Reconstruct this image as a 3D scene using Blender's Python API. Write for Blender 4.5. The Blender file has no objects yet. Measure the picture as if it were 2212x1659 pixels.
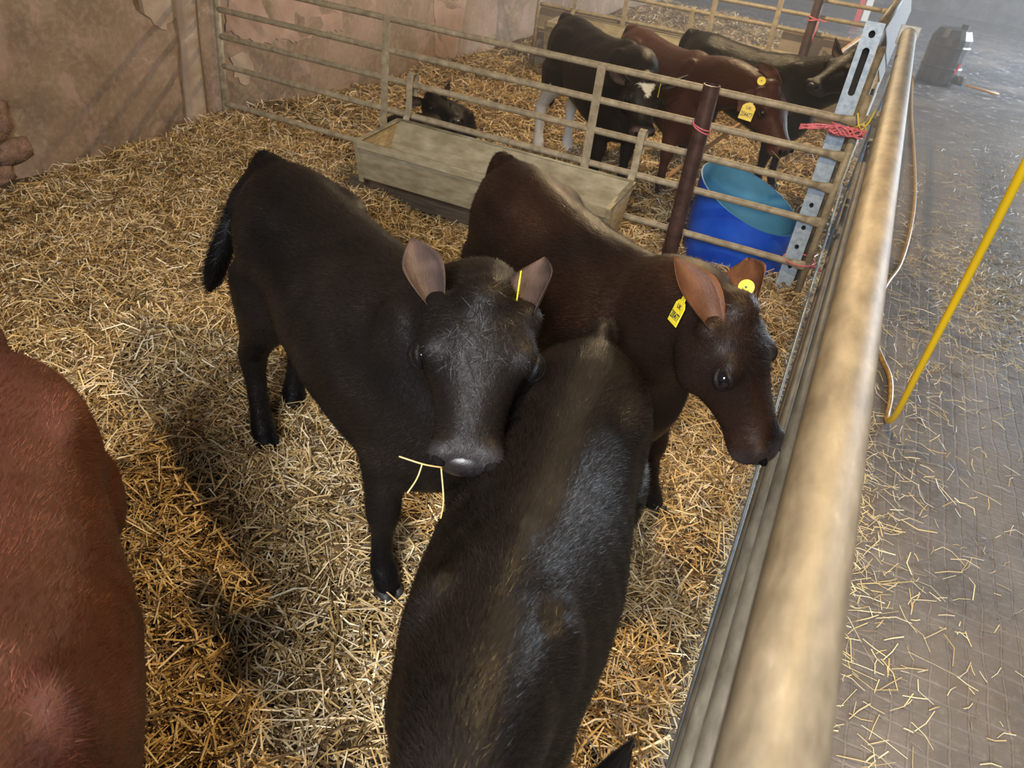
import bpy, bmesh, math, random
import numpy as np
from mathutils import Vector, Matrix
random.seed(7); RNG = np.random.default_rng(11)
scene = bpy.context.scene
COL = scene.collection

# ------------------------------------------------------------------ camera
CAM_P = Vector((0, 0, 1.75))
FWD = Vector((-0.29054789, 0.77851109, -0.55632941))
RGT = Vector((0.89887522, 0.42138768, 0.12023216))
UPV = Vector((-0.32803242, 0.46513752, 0.82221762))
FPX = 1666.556
cd = bpy.data.cameras.new('camera'); cam = bpy.data.objects.new('camera', cd); COL.objects.link(cam)
m3 = Matrix((RGT, UPV, -FWD)).transposed()
cam.matrix_world = Matrix.Translation(CAM_P) @ m3.to_4x4()
cd.sensor_fit = 'HORIZONTAL'; cd.sensor_width = 36.0; cd.lens = FPX / 2212 * 36.0
cd.clip_start = 0.02
cd.dof.use_dof = True; cd.dof.focus_distance = 2.0; cd.dof.aperture_fstop = 7.0
scene.camera = cam

# ------------------------------------------------------------------ world, lights, exposure
wd = bpy.data.worlds.new('world'); scene.world = wd; wd.use_nodes = True
wd.node_tree.nodes['Background'].inputs[0].default_value = (0.80, 0.86, 1.0, 1)
wd.node_tree.nodes['Background'].inputs[1].default_value = 0.07
def lamp(name, kind, loc, power, col, size=0.1, look=None, size_y=None):
    l = bpy.data.lights.new(name, kind); l.energy = power; l.color = col
    if kind == 'AREA':
        l.shape = 'RECTANGLE'; l.size = size; l.size_y = size_y or size
    elif kind == 'POINT': l.shadow_soft_size = size
    o = bpy.data.objects.new(name, l); COL.objects.link(o); o.location = loc
    if look: o.rotation_euler = (Vector(look) - Vector(loc)).to_track_quat('-Z', 'Y').to_euler()
    return o
WARM = (1.0, 0.69, 0.30)
lamp('barn_bulb', 'POINT', (0.05, 1.55, 2.75), 175, WARM, 0.035)
lamp('barn_bulb', 'POINT', (-1.3, 6.6, 2.65), 230, (1.0, 0.74, 0.42), 0.035)
lamp('barn_bulb', 'POINT', (-0.6, 11.8, 2.9), 140, (1.0, 0.74, 0.48), 0.06)
dl = lamp('doorway_daylight', 'AREA', (0.2, -2.2, 2.9), 108, (0.94, 0.96, 1.0), 1.3, look=(-0.45, 0.75, 0.2)); dl.data.spread = math.radians(95)
lamp('side_door_daylight', 'AREA', (6.0, 15.0, 2.6), 1500, (0.80, 0.90, 1.0), 5.0, look=(1.0, 14.0, 0.0), size_y=3.4)
scene.view_settings.view_transform = 'Standard'; scene.view_settings.look = 'None'
scene.view_settings.gamma = 1.0; scene.view_settings.use_curve_mapping = False
scene.view_settings.exposure = 0.33

# ------------------------------------------------------------------ helpers
def ray(x, y): return FWD + RGT * ((x - 1106) / FPX) - UPV * ((y - 829.5) / FPX)
def at_y(x, y, D): d = ray(x, y); return CAM_P + d * (D / d.y)
def at_z(x, y, z=0.0): d = ray(x, y); return CAM_P + d * ((z - 1.75) / d.z)
def at_d(x, y, t): return CAM_P + ray(x, y) * t

def tag(o, label=None, cat=None, group=None, kind=None):
    if label: o['label'] = label
    if cat: o['category'] = cat
    if group: o['group'] = group
    if kind: o['kind'] = kind
    return o
def link(name, me, mat=None, parent=None, smooth=False):
    o = bpy.data.objects.new(name, me); COL.objects.link(o)
    if mat: me.materials.append(mat)
    if parent: o.parent = parent
    if smooth: me.polygons.foreach_set('use_smooth', [True] * len(me.polygons))
    return o
def empty(name, loc=(0, 0, 0), rz=0):
    o = bpy.data.objects.new(name, None); COL.objects.link(o); o.empty_display_size = 0.1
    o.location = loc; o.rotation_euler = (0, 0, rz); return o

class MB:
    def __init__(s): s.v = []; s.f = []
    def add(s, vs, fs):
        k = len(s.v); s.v += [tuple(v) for v in vs]; s.f += [tuple(i + k for i in f) for f in fs]; return s
    def box(s, c, d, rot=None):
        c = Vector(c); vs = []
        for x in (-.5, .5):
            for y in (-.5, .5):
                for z in (-.5, .5):
                    v = Vector((x * d[0], y * d[1], z * d[2]))
                    if rot is not None: v = rot @ v
                    vs.append(c + v)
        return s.add(vs, [(0, 1, 3, 2), (4, 6, 7, 5), (0, 4, 5, 1), (2, 3, 7, 6), (0, 2, 6, 4), (1, 5, 7, 3)])
    def bar(s, a, b, w, h, up=(0, 0, 1)):
        a = Vector(a); b = Vector(b); d = (b - a); L = d.length; d.normalize()
        u = Vector(up); r = d.cross(u)
        if r.length < 1e-4: r = d.cross(Vector((0, 1, 0)))
        r.normalize(); u = r.cross(d)
        return s.box((a + b) / 2, (L, w, h), Matrix((d, r, u)).transposed())
    def tube(s, pts, rad, n=12, cap=True, hollow=0):
        pts = [Vector(p) for p in pts]; m = len(pts)
        rad = list(rad) if hasattr(rad, '__len__') else [rad] * m
        vs = []; prev = None
        for i, p in enumerate(pts):
            d = (pts[min(i + 1, m - 1)] - pts[max(i - 1, 0)]).normalized()
            if prev is None:
                r = d.cross(Vector((0, 0, 1)))
                if r.length < 1e-3: r = d.cross(Vector((0, 1, 0)))
            else: r = prev - d * prev.dot(d)
            r.normalize(); prev = r; u = r.cross(d)
            for k in range(n):
                a = 2 * math.pi * k / n; vs.append(p + (r * math.cos(a) + u * math.sin(a)) * rad[i])
        fs = [(i * n + k, i * n + (k + 1) % n, (i + 1) * n + (k + 1) % n, (i + 1) * n + k) for i in range(m - 1) for k in range(n)]
        if cap: fs += [tuple(range(n - 1, -1, -1)), tuple((m - 1) * n + k for k in range(n))]
        return s.add(vs, fs)
    def sphere(s, c, r, n=12, m=8, rot=None):
        c = Vector(c); r = r if hasattr(r, '__len__') else (r, r, r); vs = []; fs = []
        for i in range(m + 1):
            t = math.pi * i / m
            for k in range(n):
                a = 2 * math.pi * k / n
                v = Vector((r[0] * math.sin(t) * math.cos(a), r[1] * math.sin(t) * math.sin(a), r[2] * math.cos(t)))
                if rot is not None: v = rot @ v
                vs.append(c + v)
        for i in range(m):
            for k in range(n):
                fs.append((i * n + k, (i + 1) * n + k, (i + 1) * n + (k + 1) % n, i * n + (k + 1) % n))
        return s.add(vs, fs)
    def lathe(s, prof, n=32, c=(0, 0, 0), close=False):
        vs = []; fs = []; m = len(prof); c = Vector(c)
        for (r, z) in prof:
            for k in range(n):
                a = 2 * math.pi * k / n; vs.append(c + Vector((r * math.cos(a), r * math.sin(a), z)))
        for i in range(m - 1 + (1 if close else 0)):
            j = (i + 1) % m
            for k in range(n): fs.append((i * n + k, i * n + (k + 1) % n, j * n + (k + 1) % n, j * n + k))
        return s.add(vs, fs)
    def loft(s, rings):
        n = len(rings[0]); vs = [v for r in rings for v in r]; m = len(rings)
        fs = [(i * n + k, i * n + (k + 1) % n, (i + 1) * n + (k + 1) % n, (i + 1) * n + k) for i in range(m - 1) for k in range(n)]
        fs += [tuple(range(n - 1, -1, -1)), tuple((m - 1) * n + k for k in range(n))]
        return s.add(vs, fs)
    def mesh(s, name):
        me = bpy.data.meshes.new(name); me.from_pydata(s.v, [], s.f); me.validate()
        bm = bmesh.new(); bm.from_mesh(me); bmesh.ops.recalc_face_normals(bm, faces=bm.faces); bm.to_mesh(me); bm.free()
        return me
    def build(s, name, mat, parent=None, smooth=False, bevel=0, org=None):
        if org is not None:
            s.v = [(x - org[0], y - org[1], z - org[2]) for x, y, z in s.v]
        o = link(name, s.mesh(name), mat, parent, smooth)
        if org is not None: o.location = org
        if bevel:
            b = o.modifiers.new('bevel', 'BEVEL'); b.width = bevel; b.segments = 2; b.limit_method = 'ANGLE'
        return o

# ------------------------------------------------------------------ materials
def mat(name):
    m = bpy.data.materials.new(name); m.use_nodes = True
    nt = m.node_tree; return m, nt, nt.nodes['Principled BSDF']
def N(nt, t, **kw):
    n = nt.nodes.new(t)
    for k, v in kw.items():
        if k == 'loc': continue
        setattr(n, k, v)
    return n
def tcoord(nt, scale=(1, 1, 1), out='Object'):
    tc = N(nt, 'ShaderNodeTexCoord'); mp = N(nt, 'ShaderNodeMapping'); mp.inputs['Scale'].default_value = scale
    nt.links.new(tc.outputs[out], mp.inputs[0]); return mp.outputs[0]
def noise(nt, vec, scale, detail=4, rough=0.55, dist=0):
    n = N(nt, 'ShaderNodeTexNoise'); n.inputs['Scale'].default_value = scale; n.inputs['Detail'].default_value = detail
    n.inputs['Roughness'].default_value = rough; n.inputs['Distortion'].default_value = dist
    if vec is not None: nt.links.new(vec, n.inputs['Vector'])
    return n.outputs['Fac']
def ramp(nt, fac, stops, interp='LINEAR'):
    r = N(nt, 'ShaderNodeValToRGB'); e = r.color_ramp.elements; r.color_ramp.interpolation = interp
    while len(e) > 1: e.remove(e[-1])
    for i, (p, c) in enumerate(stops):
        if i == 0: e[0].position = p
        else: e.new(p)
        e[i].color = (c if len(c) == 4 else (*c, 1))
    nt.links.new(fac, r.inputs[0]); return r.outputs[0]
def mix(nt, fac, a, b, mode='MIX'):
    n = N(nt, 'ShaderNodeMix', data_type='RGBA', blend_type=mode)
    for s, v in ((0, fac), (6, a), (7, b)):
        if hasattr(v, 'node'): nt.links.new(v, n.inputs[s])
        else: n.inputs[s].default_value = v if (s == 0 or len(v) == 4) else (*v, 1)
    return n.outputs[2]
def bump(nt, b, fac, strength=0.4, dist=0.005):
    n = N(nt, 'ShaderNodeBump'); n.inputs['Strength'].default_value = strength; n.inputs['Distance'].default_value = dist
    nt.links.new(fac, n.inputs['Height']); nt.links.new(n.outputs[0], b.inputs['Normal'])
def noisy(name, c1, c2, scale=20, rough=0.6, metal=0.0, c3=None, bstr=0.2, bdist=0.002, vs=(1, 1, 1), spec=0.5):
    m, nt, b = mat(name); v = tcoord(nt, vs)
    n1 = noise(nt, v, scale, 5, 0.6)
    stops = [(0.35, c1), (0.65, c2)] + ([(0.78, c3)] if c3 else [])
    nt.links.new(ramp(nt, n1, stops), b.inputs['Base Color'])
    b.inputs['Roughness'].default_value = rough; b.inputs['Metallic'].default_value = metal
    b.inputs['Specular IOR Level'].default_value = spec
    if bstr: bump(nt, b, noise(nt, v, scale * 4, 4), bstr, bdist)
    return m
def attr_mat(name, rough, spec=0.5, sheen=0, bscale=None, transl=0):
    m, nt, b = mat(name)
    a = N(nt, 'ShaderNodeVertexColor'); a.layer_name = 'Col'
    nt.links.new(a.outputs['Color'], b.inputs['Base Color'])
    b.inputs['Roughness'].default_value = rough; b.inputs['Specular IOR Level'].default_value = spec
    if sheen:
        b.inputs['Sheen Weight'].default_value = sheen; b.inputs['Sheen Roughness'].default_value = 0.45
        b.inputs['Sheen Tint'].default_value = (0.75, 0.62, 0.5, 1)
    if bscale:
        v = tcoord(nt, (0.35, 1, 0.8)); bump(nt, b, noise(nt, v, bscale, 4, 0.65, 0.4), 0.55, 0.006)
    return m
M = {}
M['coat'] = attr_mat('calf_coat', 0.45, 0.11, 0.0, 70)
M['hair'] = attr_mat('calf_hair', 0.34, 0.11, 0.0)
M['straw'] = attr_mat('straw', 0.45, 0.45)
M['eye'], _nt, _b = mat('eye'); _b.inputs['Base Color'].default_value = (0.006, 0.005, 0.006, 1); _b.inputs['Roughness'].default_value = 0.05
M['white_hair'] = noisy('white_hair', (0.62, 0.60, 0.55), (0.75, 0.73, 0.68), 60, 0.7)
M['nostril'] = noisy('nostril', (0.004, 0.003, 0.003), (0.006, 0.005, 0.005), 80, 0.9, bstr=0, spec=0.1)
M['nose'] = noisy('nose_pad', (0.010, 0.008, 0.008), (0.020, 0.016, 0.016), 90, 0.34, bstr=0.25, bdist=.002)
M['hoof'] = noisy('hoof', (0.012, 0.010, 0.009), (0.03, 0.024, 0.02), 60, 0.6)
M['tag'] = noisy('tag_yellow', (0.80, 0.60, 0.02), (0.85, 0.68, 0.04), 30, 0.45, bstr=0)
M['print'] = noisy('tag_print', (0.02, 0.02, 0.02), (0.04, 0.04, 0.03), 30, 0.5, bstr=0)
M['galv_old'] = noisy('old_galvanised_tube', (0.20, 0.165, 0.11), (0.34, 0.29, 0.20), 26, 0.6, 0.05, (0.40, 0.36, 0.28))
M['rail_dirty'] = noisy('dirty_rail', (0.10, 0.080, 0.053), (0.20, 0.166, 0.115), 30, 0.55, 0.0, (0.31, 0.27, 0.20), 0.25, 0.0015, (1, 0.35, 1))
M['galv'] = noisy('galvanised', (0.27, 0.36, 0.47), (0.44, 0.53, 0.64), 40, 0.42, 0.35, (0.22, 0.27, 0.34))
M['galv_plate'] = noisy('galvanised_plate', (0.40, 0.42, 0.43), (0.55, 0.54, 0.50), 25, 0.42, 0.5)
M['sheet'] = noisy('weathered_sheet', (0.07, 0.064, 0.055), (0.12, 0.108, 0.09), 12, 0.65, 0.0)
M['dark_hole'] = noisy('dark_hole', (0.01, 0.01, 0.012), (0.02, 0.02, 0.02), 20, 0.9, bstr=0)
M['rust'] = noisy('brown_steel', (0.042, 0.024, 0.022), (0.085, 0.048, 0.042), 18, 0.42, 0.3, (0.13, 0.085, 0.07), 0.3)
M['trough'] = noisy('trough_steel', (0.22, 0.19, 0.115), (0.36, 0.32, 0.22), 9, 0.6, 0.2, (0.45, 0.42, 0.33), 0.3, 0.002, (1, 2, 3))
M['wood'] = noisy('trough_wood', (0.30, 0.21, 0.10), (0.50, 0.38, 0.20), 12, 0.8, 0, None, 0.4, 0.003, (1, 1, 6))
M['board'] = noisy('panel_board', (0.21, 0.165, 0.125), (0.28, 0.23, 0.18), 5, 0.85, 0, None, 0.3)
M['timber'] = noisy('dark_timber', (0.05, 0.035, 0.022), (0.11, 0.08, 0.05), 10, 0.85, 0, None, 0.5, 0.004, (0.4, 4, 4))
M['blue'] = noisy('blue_plastic', (0.006, 0.055, 0.42), (0.012, 0.085, 0.52), 7, 0.32, 0, (0.02, 0.10, 0.45), 0.05)
M['blue_in'] = noisy('blue_plastic_inside', (0.05, 0.21, 0.36), (0.08, 0.28, 0.46), 5, 0.5, 0, None, 0.05)
M['twine'] = noisy('pink_twine', (0.50, 0.085, 0.12), (0.68, 0.22, 0.25), 120, 0.7, 0, None, 0.5, 0.002)
M['yellow_twine'] = noisy('yellow_twine', (0.65, 0.52, 0.03), (0.75, 0.65, 0.08), 120, 0.7)
M['drum'] = noisy('black_drum', (0.02, 0.022, 0.026), (0.05, 0.055, 0.06), 8, 0.28, 0, None, 0.1)
M['red'] = noisy('red_paint', (0.5, 0.03, 0.03), (0.6, 0.05, 0.04), 20, 0.5)
M['handle'] = noisy('wooden_handle', (0.42, 0.22, 0.08), (0.55, 0.32, 0.13), 16, 0.55, 0, None, 0.2, 0.002, (1, 1, 8))
m, nt, b = mat('yellow_hose'); M['hose'] = m
v = tcoord(nt); n1 = noise(nt, v, 25, 4)
sx = N(nt, 'ShaderNodeVertexColor'); sx.layer_name = 'Col'
dirt_shade = ramp(nt, n1, [(0.45, (0.28, 0.16, 0.05)), (0.62, (0.45, 0.27, 0.04))])  # grime and shade on the hose, both painted as brown
nt.links.new(mix(nt, sx.outputs['Color'], dirt_shade, (0.86, 0.55, 0.012)), b.inputs['Base Color']); b.inputs['Roughness'].default_value = 0.35

# plaster wall
m, nt, b = mat('old_plaster'); M['plaster'] = m
v = tcoord(nt)
big = noise(nt, v, 0.9, 6, 0.6, 0.4); mid = noise(nt, v, 3.5, 7, 0.65, 0.6); fine = noise(nt, v, 30, 5, 0.6)
base = ramp(nt, big, [(0.36, (0.135, 0.090, 0.054)), (0.5, (0.20, 0.135, 0.086)), (0.66, (0.26, 0.172, 0.12))])
pink = mix(nt, ramp(nt, mid, [(0.53, (0, 0, 0)), (0.60, (0.75, 0.75, 0.75))]), base, (0.29, 0.188, 0.145))
pale = mix(nt, ramp(nt, noise(nt, v, 7, 8, 0.72, 0.8), [(0.60, (0, 0, 0)), (0.68, (0.6, 0.6, 0.6))]), pink, (0.42, 0.33, 0.25))
dark = mix(nt, ramp(nt, noise(nt, v, 1.7, 5, 0.6), [(0.60, (0, 0, 0)), (0.70, (0.55, 0.55, 0.55))]), pale, (0.12, 0.085, 0.055))
nt.links.new(mix(nt, ramp(nt, fine, [(0.45, (0, 0, 0)), (0.75, (0.35, 0.35, 0.35))]), dark, (0.40, 0.32, 0.23)), b.inputs['Base Color'])
b.inputs['Roughness'].default_value = 0.85
hh = N(nt, 'ShaderNodeMath', operation='ADD'); nt.links.new(mid, hh.inputs[0]); nt.links.new(fine, hh.inputs[1])
bump(nt, b, hh.outputs[0], 0.35, 0.006)
M['plaster_pale'] = noisy('pale_plaster', (0.27, 0.20, 0.145), (0.36, 0.275, 0.20), 7, 0.9, 0, (0.50, 0.43, 0.34), 0.6, 0.006)
M['plaster_pink'] = noisy('pink_plaster', (0.27, 0.175, 0.125), (0.36, 0.24, 0.18), 6, 0.9, 0, (0.45, 0.36, 0.28), 0.6, 0.006)
M['stone'] = noisy('wall_stone', (0.15, 0.088, 0.058), (0.28, 0.17, 0.12), 22, 0.9, 0, (0.40, 0.31, 0.23), 1.0, 0.012)
M['rubble'] = noisy('rubble_wall', (0.045, 0.04, 0.042), (0.12, 0.11, 0.115), 3.5, 0.9, 0, (0.42, 0.42, 0.45), 0.8, 0.03)

# grooved concrete
m, nt, b = mat('grooved_concrete'); M['concrete'] = m
v = tcoord(nt)
br = N(nt, 'ShaderNodeTexBrick'); br.offset = 0.0; br.inputs['Scale'].default_value = 1.0
mp = N(nt, 'ShaderNodeMapping'); mp.inputs['Rotation'].default_value = (0, 0, 0.0); nt.links.new(v, mp.inputs[0])
wob = N(nt, 'ShaderNodeTexNoise'); wob.inputs['Scale'].default_value = 6; nt.links.new(mp.outputs[0], wob.inputs['Vector'])
wm = N(nt, 'ShaderNodeVectorMath', operation='MULTIPLY_ADD'); nt.links.new(wob.outputs['Color'], wm.inputs[0])
wm.inputs[1].default_value = (0.03, 0.03, 0); nt.links.new(mp.outputs[0], wm.inputs[2])
nt.links.new(wm.outputs[0], br.inputs['Vector'])
br.inputs['Brick Width'].default_value = 0.052; br.inputs['Row Height'].default_value = 0.066; br.inputs['Mortar Size'].default_value = 0.0055
br.inputs['Mortar Smooth'].default_value = 0.6
n1 = noise(nt, v, 2.2, 6, 0.6); n2 = noise(nt, v, 45, 5, 0.7)
c = ramp(nt, n1, [(0.35, (0.095, 0.080, 0.068)), (0.65, (0.165, 0.143, 0.125))])
c = mix(nt, ramp(nt, n2, [(0.5, (0, 0, 0)), (0.75, (0.5, 0.5, 0.5))]), c, (0.26, 0.23, 0.20))
gm = N(nt, 'ShaderNodeMath', operation='MULTIPLY'); nt.links.new(br.outputs['Fac'], gm.inputs[0])
nt.links.new(ramp(nt, noise(nt, v, 5, 5, 0.7), [(0.42, (0.0, 0.0, 0.0)), (0.70, (0.55, 0.55, 0.55))]), gm.inputs[1])
sy0 = N(nt, 'ShaderNodeSeparateXYZ'); nt.links.new(v, sy0.inputs[0])
fd = N(nt, 'ShaderNodeMapRange'); fd.inputs[1].default_value = 2.2; fd.inputs[2].default_value = 5.5; fd.inputs[3].default_value = 1.0; fd.inputs[4].default_value = 0.12; nt.links.new(sy0.outputs[1], fd.inputs[0])
gf = N(nt, 'ShaderNodeMath', operation='MULTIPLY'); nt.links.new(br.outputs['Fac'], gf.inputs[0]); nt.links.new(fd.outputs[0], gf.inputs[1])
gm2 = N(nt, 'ShaderNodeMath', operation='MULTIPLY'); nt.links.new(gm.outputs[0], gm2.inputs[0]); nt.links.new(fd.outputs[0], gm2.inputs[1])
c = mix(nt, gm2.outputs[0], c, (0.34, 0.30, 0.275))
dirtm = ramp(nt, noise(nt, v, 1.1, 6, 0.65, 0.5), [(0.48, (0, 0, 0)), (0.62, (0.7, 0.7, 0.7))])
c = mix(nt, dirtm, c, (0.135, 0.098, 0.060))
sx = N(nt, 'ShaderNodeSeparateXYZ'); nt.links.new(v, sx.inputs[0])
far = N(nt, 'ShaderNodeMapRange'); far.inputs[1].default_value = 8.0; far.inputs[2].default_value = 12.5; nt.links.new(sx.outputs[1], far.inputs[0])
wet = N(nt, 'ShaderNodeMath', operation='MULTIPLY'); nt.links.new(far.outputs[0], wet.inputs[0])
nt.links.new(ramp(nt, noise(nt, v, 0.8, 6, 0.65), [(0.36, (0.2, 0.2, 0.2)), (0.55, (1, 1, 1))]), wet.inputs[1])
glint = ramp(nt, noise(nt, v, 9, 8, 0.75), [(0.56, (0.06, 0.06, 0.066)), (0.66, (0.55, 0.58, 0.64))])  # pale flecks paint daylight glitter of the wet floor into the colour
c = mix(nt, wet.outputs[0], c, glint); nt.links.new(c, b.inputs['Base Color'])
rr = N(nt, 'ShaderNodeMapRange'); rr.inputs[3].default_value = 0.62; rr.inputs[4].default_value = 0.22; nt.links.new(wet.outputs[0], rr.inputs[0])
nt.links.new(rr.outputs[0], b.inputs['Roughness'])
hs = N(nt, 'ShaderNodeMath', operation='SUBTRACT'); nt.links.new(n2, hs.inputs[0]); nt.links.new(gf.outputs[0], hs.inputs[1])
bump(nt, b, hs.outputs[0], 0.5, 0.006)
M['litter'] = noisy('straw_litter', (0.035, 0.021, 0.009), (0.10, 0.062, 0.025), 45, 0.9, 0, (0.20, 0.13, 0.05), 0.8, 0.01, (1, 2.2, 1))  # kept dark to paint the shaded gaps between straws

# ------------------------------------------------------------------ ground and walls
def hgt(x, y):
    h = 0.020 * np.sin(2.1 * x + 1.3) * np.cos(1.7 * y + .4) + 0.014 * np.sin(5.3 * x + 2.2 * y) + 0.010 * np.sin(3.1 * y - 6.1 * x + 1.0)
    h = h + 0.008 * np.sin(11 * x + 4 * y) * np.sin(9 * y - 3 * x)
    h = h + 0.075 * np.exp(-((x + 3.9) ** 2 / 0.5 + (y - 4.0) ** 2 / 0.8)) + 0.05 * np.exp(-((x + 3.9) ** 2) / 0.12)
    return h - 0.01
GX = 0.07           # pen / passage boundary line
mb = MB(); mb.box((3.6, 9.0, -0.09), (15.2, 30, 0.1)); fl = mb.build('floor', M['concrete']); tag(fl, kind='structure')
nx, ny = 150, 300
xs = np.linspace(-4.0, GX, nx); ys = np.linspace(-1.2, 15.0, ny)
gx, gy = np.meshgrid(xs, ys, indexing='ij'); gz = hgt(gx, gy)
gz = np.where(gx > GX - 0.06, -0.03, gz)
vs = np.stack([gx, gy, gz], -1).reshape(-1, 3)
fs = [(i * ny + j, (i + 1) * ny + j, (i + 1) * ny + j + 1, i * ny + j + 1) for i in range(nx - 1) for j in range(ny - 1)]
me = bpy.data.meshes.new('straw_litter_bed'); me.from_pydata(vs.tolist(), [], fs)
bed = link('straw_litter_bed', me, M['litter'], smooth=True)
tag(bed, 'deep trodden straw litter covering the floor of the calf pens', 'straw', kind='stuff')

WX = -3.87
# left wall with real relief
ny, nz = 420, 110
ys = np.linspace(-2.0, 16.0, ny); zs = np.linspace(-0.15, 2.9, nz)
def wn(y, z):
    r = 0.018 * np.sin(1.3 * y + .7) * np.sin(1.1 * z + 2) + 0.010 * np.sin(4.1 * y + 2.0 * z) + 0.006 * np.sin(9.3 * y - 6 * z + 1.0) + 0.004 * np.sin(17 * z + 11 * y)
    return r
gy, gz = np.meshgrid(ys, zs, indexing='ij')
gx = WX + wn(gy, gz)
# broken plaster hollows where the stonework shows
def hollow(cy, cz, ry, rz, d):
    q = ((gy - cy) / ry) ** 2 + ((gz - cz) / rz) ** 2 + 0.25 * np.sin(9 * gy + 5 * gz) + 0.2 * np.sin(14 * gz - 7 * gy)
    return -d * np.clip((1.15 - q) / 0.3, 0, 1)
gx = gx + hollow(2.35, 0.28, 0.42, 0.26, 0.035) + hollow(3.55, 1.02, 0.26, 0.20, 0.03)
vs = np.stack([gx, gy, gz], -1).reshape(-1, 3).tolist(); k = len(vs)
fs = [(i * nz + j, i * nz + j + 1, (i + 1) * nz + j + 1, (i + 1) * nz + j) for i in range(ny - 1) for j in range(nz - 1)]
vs += [(WX - 0.4, -2.0, -0.15), (WX - 0.4, -2.0, 2.9), (WX - 0.4, 16.0, 2.9), (WX - 0.4, 16.0, -0.15)]
fs += [(k, k + 1, k + 2, k + 3)]
top = [i * nz + nz - 1 for i in range(ny)]; fs.append(tuple(top + [k + 2, k + 1]))
me = bpy.data.meshes.new('wall_left'); me.from_pydata(vs, [], fs)
wall = link('wall_left', me, M['plaster'], smooth=True); tag(wall, kind='structure')
# shallow pilaster that carries the gate
mb = MB(); rings = []
for i in range(40):
    z = -0.1 + 3.0 * i / 39
    w = 0.085 + 0.006 * math.sin(7 * z); d = 0.035 + 0.003 * math.sin(5 * z + 2)
    y0 = 3.86
    rings.append([(WX - 0.04, y0 - w, z), (WX + d * .7, y0 - w * .9, z), (WX + d, y0 - w * .55, z), (WX + d + .006, y0, z), (WX + d, y0 + w * .5, z), (WX + d * .6, y0 + w * .8, z), (WX - 0.04, y0 + w, z)])
mb.loft(rings); mb.build('pilaster', M['plaster_pale'], wall, smooth=True)
def at_wall(x, y): d = ray(x, y); return CAM_P + d * (WX / d.x)
def patch(img, seed, mt):
    rr = random.Random(seed); P = [at_wall(*p) for p in img]; out = []
    for i in range(len(P)):
        a, b_ = P[i], P[(i + 1) % len(P)]; L_ = (b_ - a).length; k = max(2, int(L_ / .03))
        for j in range(k):
            p = a.lerp(b_, j / k); out.append((p.y + rr.uniform(-.014, .014), p.z + rr.uniform(-.014, .014)))
    bm = bmesh.new(); vs_ = [bm.verts.new((WX + wn(y, z) + .005, y, z)) for y, z in out]; f_ = bm.faces.new(vs_)
    ex = bmesh.ops.extrude_face_region(bm, geom=[f_]); 
    for v in [e for e in ex['geom'] if isinstance(e, bmesh.types.BMVert)]: v.co.x -= .03
    bmesh.ops.recalc_face_normals(bm, faces=bm.faces)
    me = bpy.data.meshes.new('plaster_patch'); bm.to_mesh(me); bm.free(); link('plaster_patch', me, M[mt], wall)
patch([(300, -40), (308, 10), (325, 40), (352, 68), (372, 45), (398, 28), (412, -5), (412, -40)], 1, 'plaster_pale')
patch([(485, 60), (520, 82), (560, 95), (598, 84), (640, 92), (690, 70), (740, 66), (740, 20), (640, -20), (500, -20)], 2, 'plaster_pink')
patch([(500, 120), (535, 110), (545, 150), (530, 185), (505, 165)], 4, 'plaster_pale')
patch([(940, 0), (1010, 0), (1000, 60), (985, 130), (940, 120)], 5, 'plaster_pink')

# exposed stones
def stone(c, r, seed, parent):
    bm = bmesh.new(); bmesh.ops.create_icosphere(bm, subdivisions=2, radius=1)
    rr = random.Random(seed); ph = [rr.uniform(0, 6) for _ in range(4)]
    for v in bm.verts:
        p = v.co.copy(); q = Vector([math.copysign(abs(t) ** 0.6, t) for t in p])
        k = 1 + 0.12 * math.sin(3 * p.y + ph[0]) + 0.12 * math.sin(4 * p.z + ph[1]) + 0.06 * math.sin(7 * p.x + ph[2])
        v.co = Vector((q.x * r[0], q.y * r[1], q.z * r[2])) * k
    me = bpy.data.meshes.new('stone'); bm.to_mesh(me); bm.free()
    o = link('stone', me, M['stone'], parent, smooth=True); o.location = c; o.rotation_euler = (rr.uniform(-.4, .4), 0, 0)
for i, (y, z, ry, rz) in enumerate([(2.28, 0.17, 0.13, 0.10), (2.17, 0.33, 0.10, 0.075), (2.47, 0.34, 0.15, 0.09), (2.62, 0.19, 0.11, 0.06), (2.37, 0.47, 0.09, 0.05), (2.50, 0.08, 0.09, 0.05), (2.05, 0.12, .10, .09),
                                    (3.47, 1.07, 0.10, 0.07), (3.62, 0.98, 0.09, 0.06), (3.60, 1.13, .08, .05), (3.44, 0.93, .07, .05)]):
    stone((WX - 0.020 + wn(y, z), y, z), (0.016, ry, rz), i, wall)
# far end wall, rubble stone
ny, nz = 90, 30
gx, gz = np.meshgrid(np.linspace(-4, 9, ny), np.linspace(-.1, 3, nz), indexing='ij')
gyy = 23.2 + 0.05 * np.sin(5 * gx) * np.sin(7 * gz) + 0.04 * np.sin(11 * gx + 3 * gz)
vs = np.stack([gx, gyy, gz], -1).reshape(-1, 3).tolist()
fs = [(i * nz + j, (i + 1) * nz + j, (i + 1) * nz + j + 1, i * nz + j + 1) for i in range(ny - 1) for j in range(nz - 1)]
me = bpy.data.meshes.new('wall_far'); me.from_pydata(vs, [], fs); wf = link('wall_far', me, M['rubble'], smooth=True); tag(wf, kind='structure')

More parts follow.
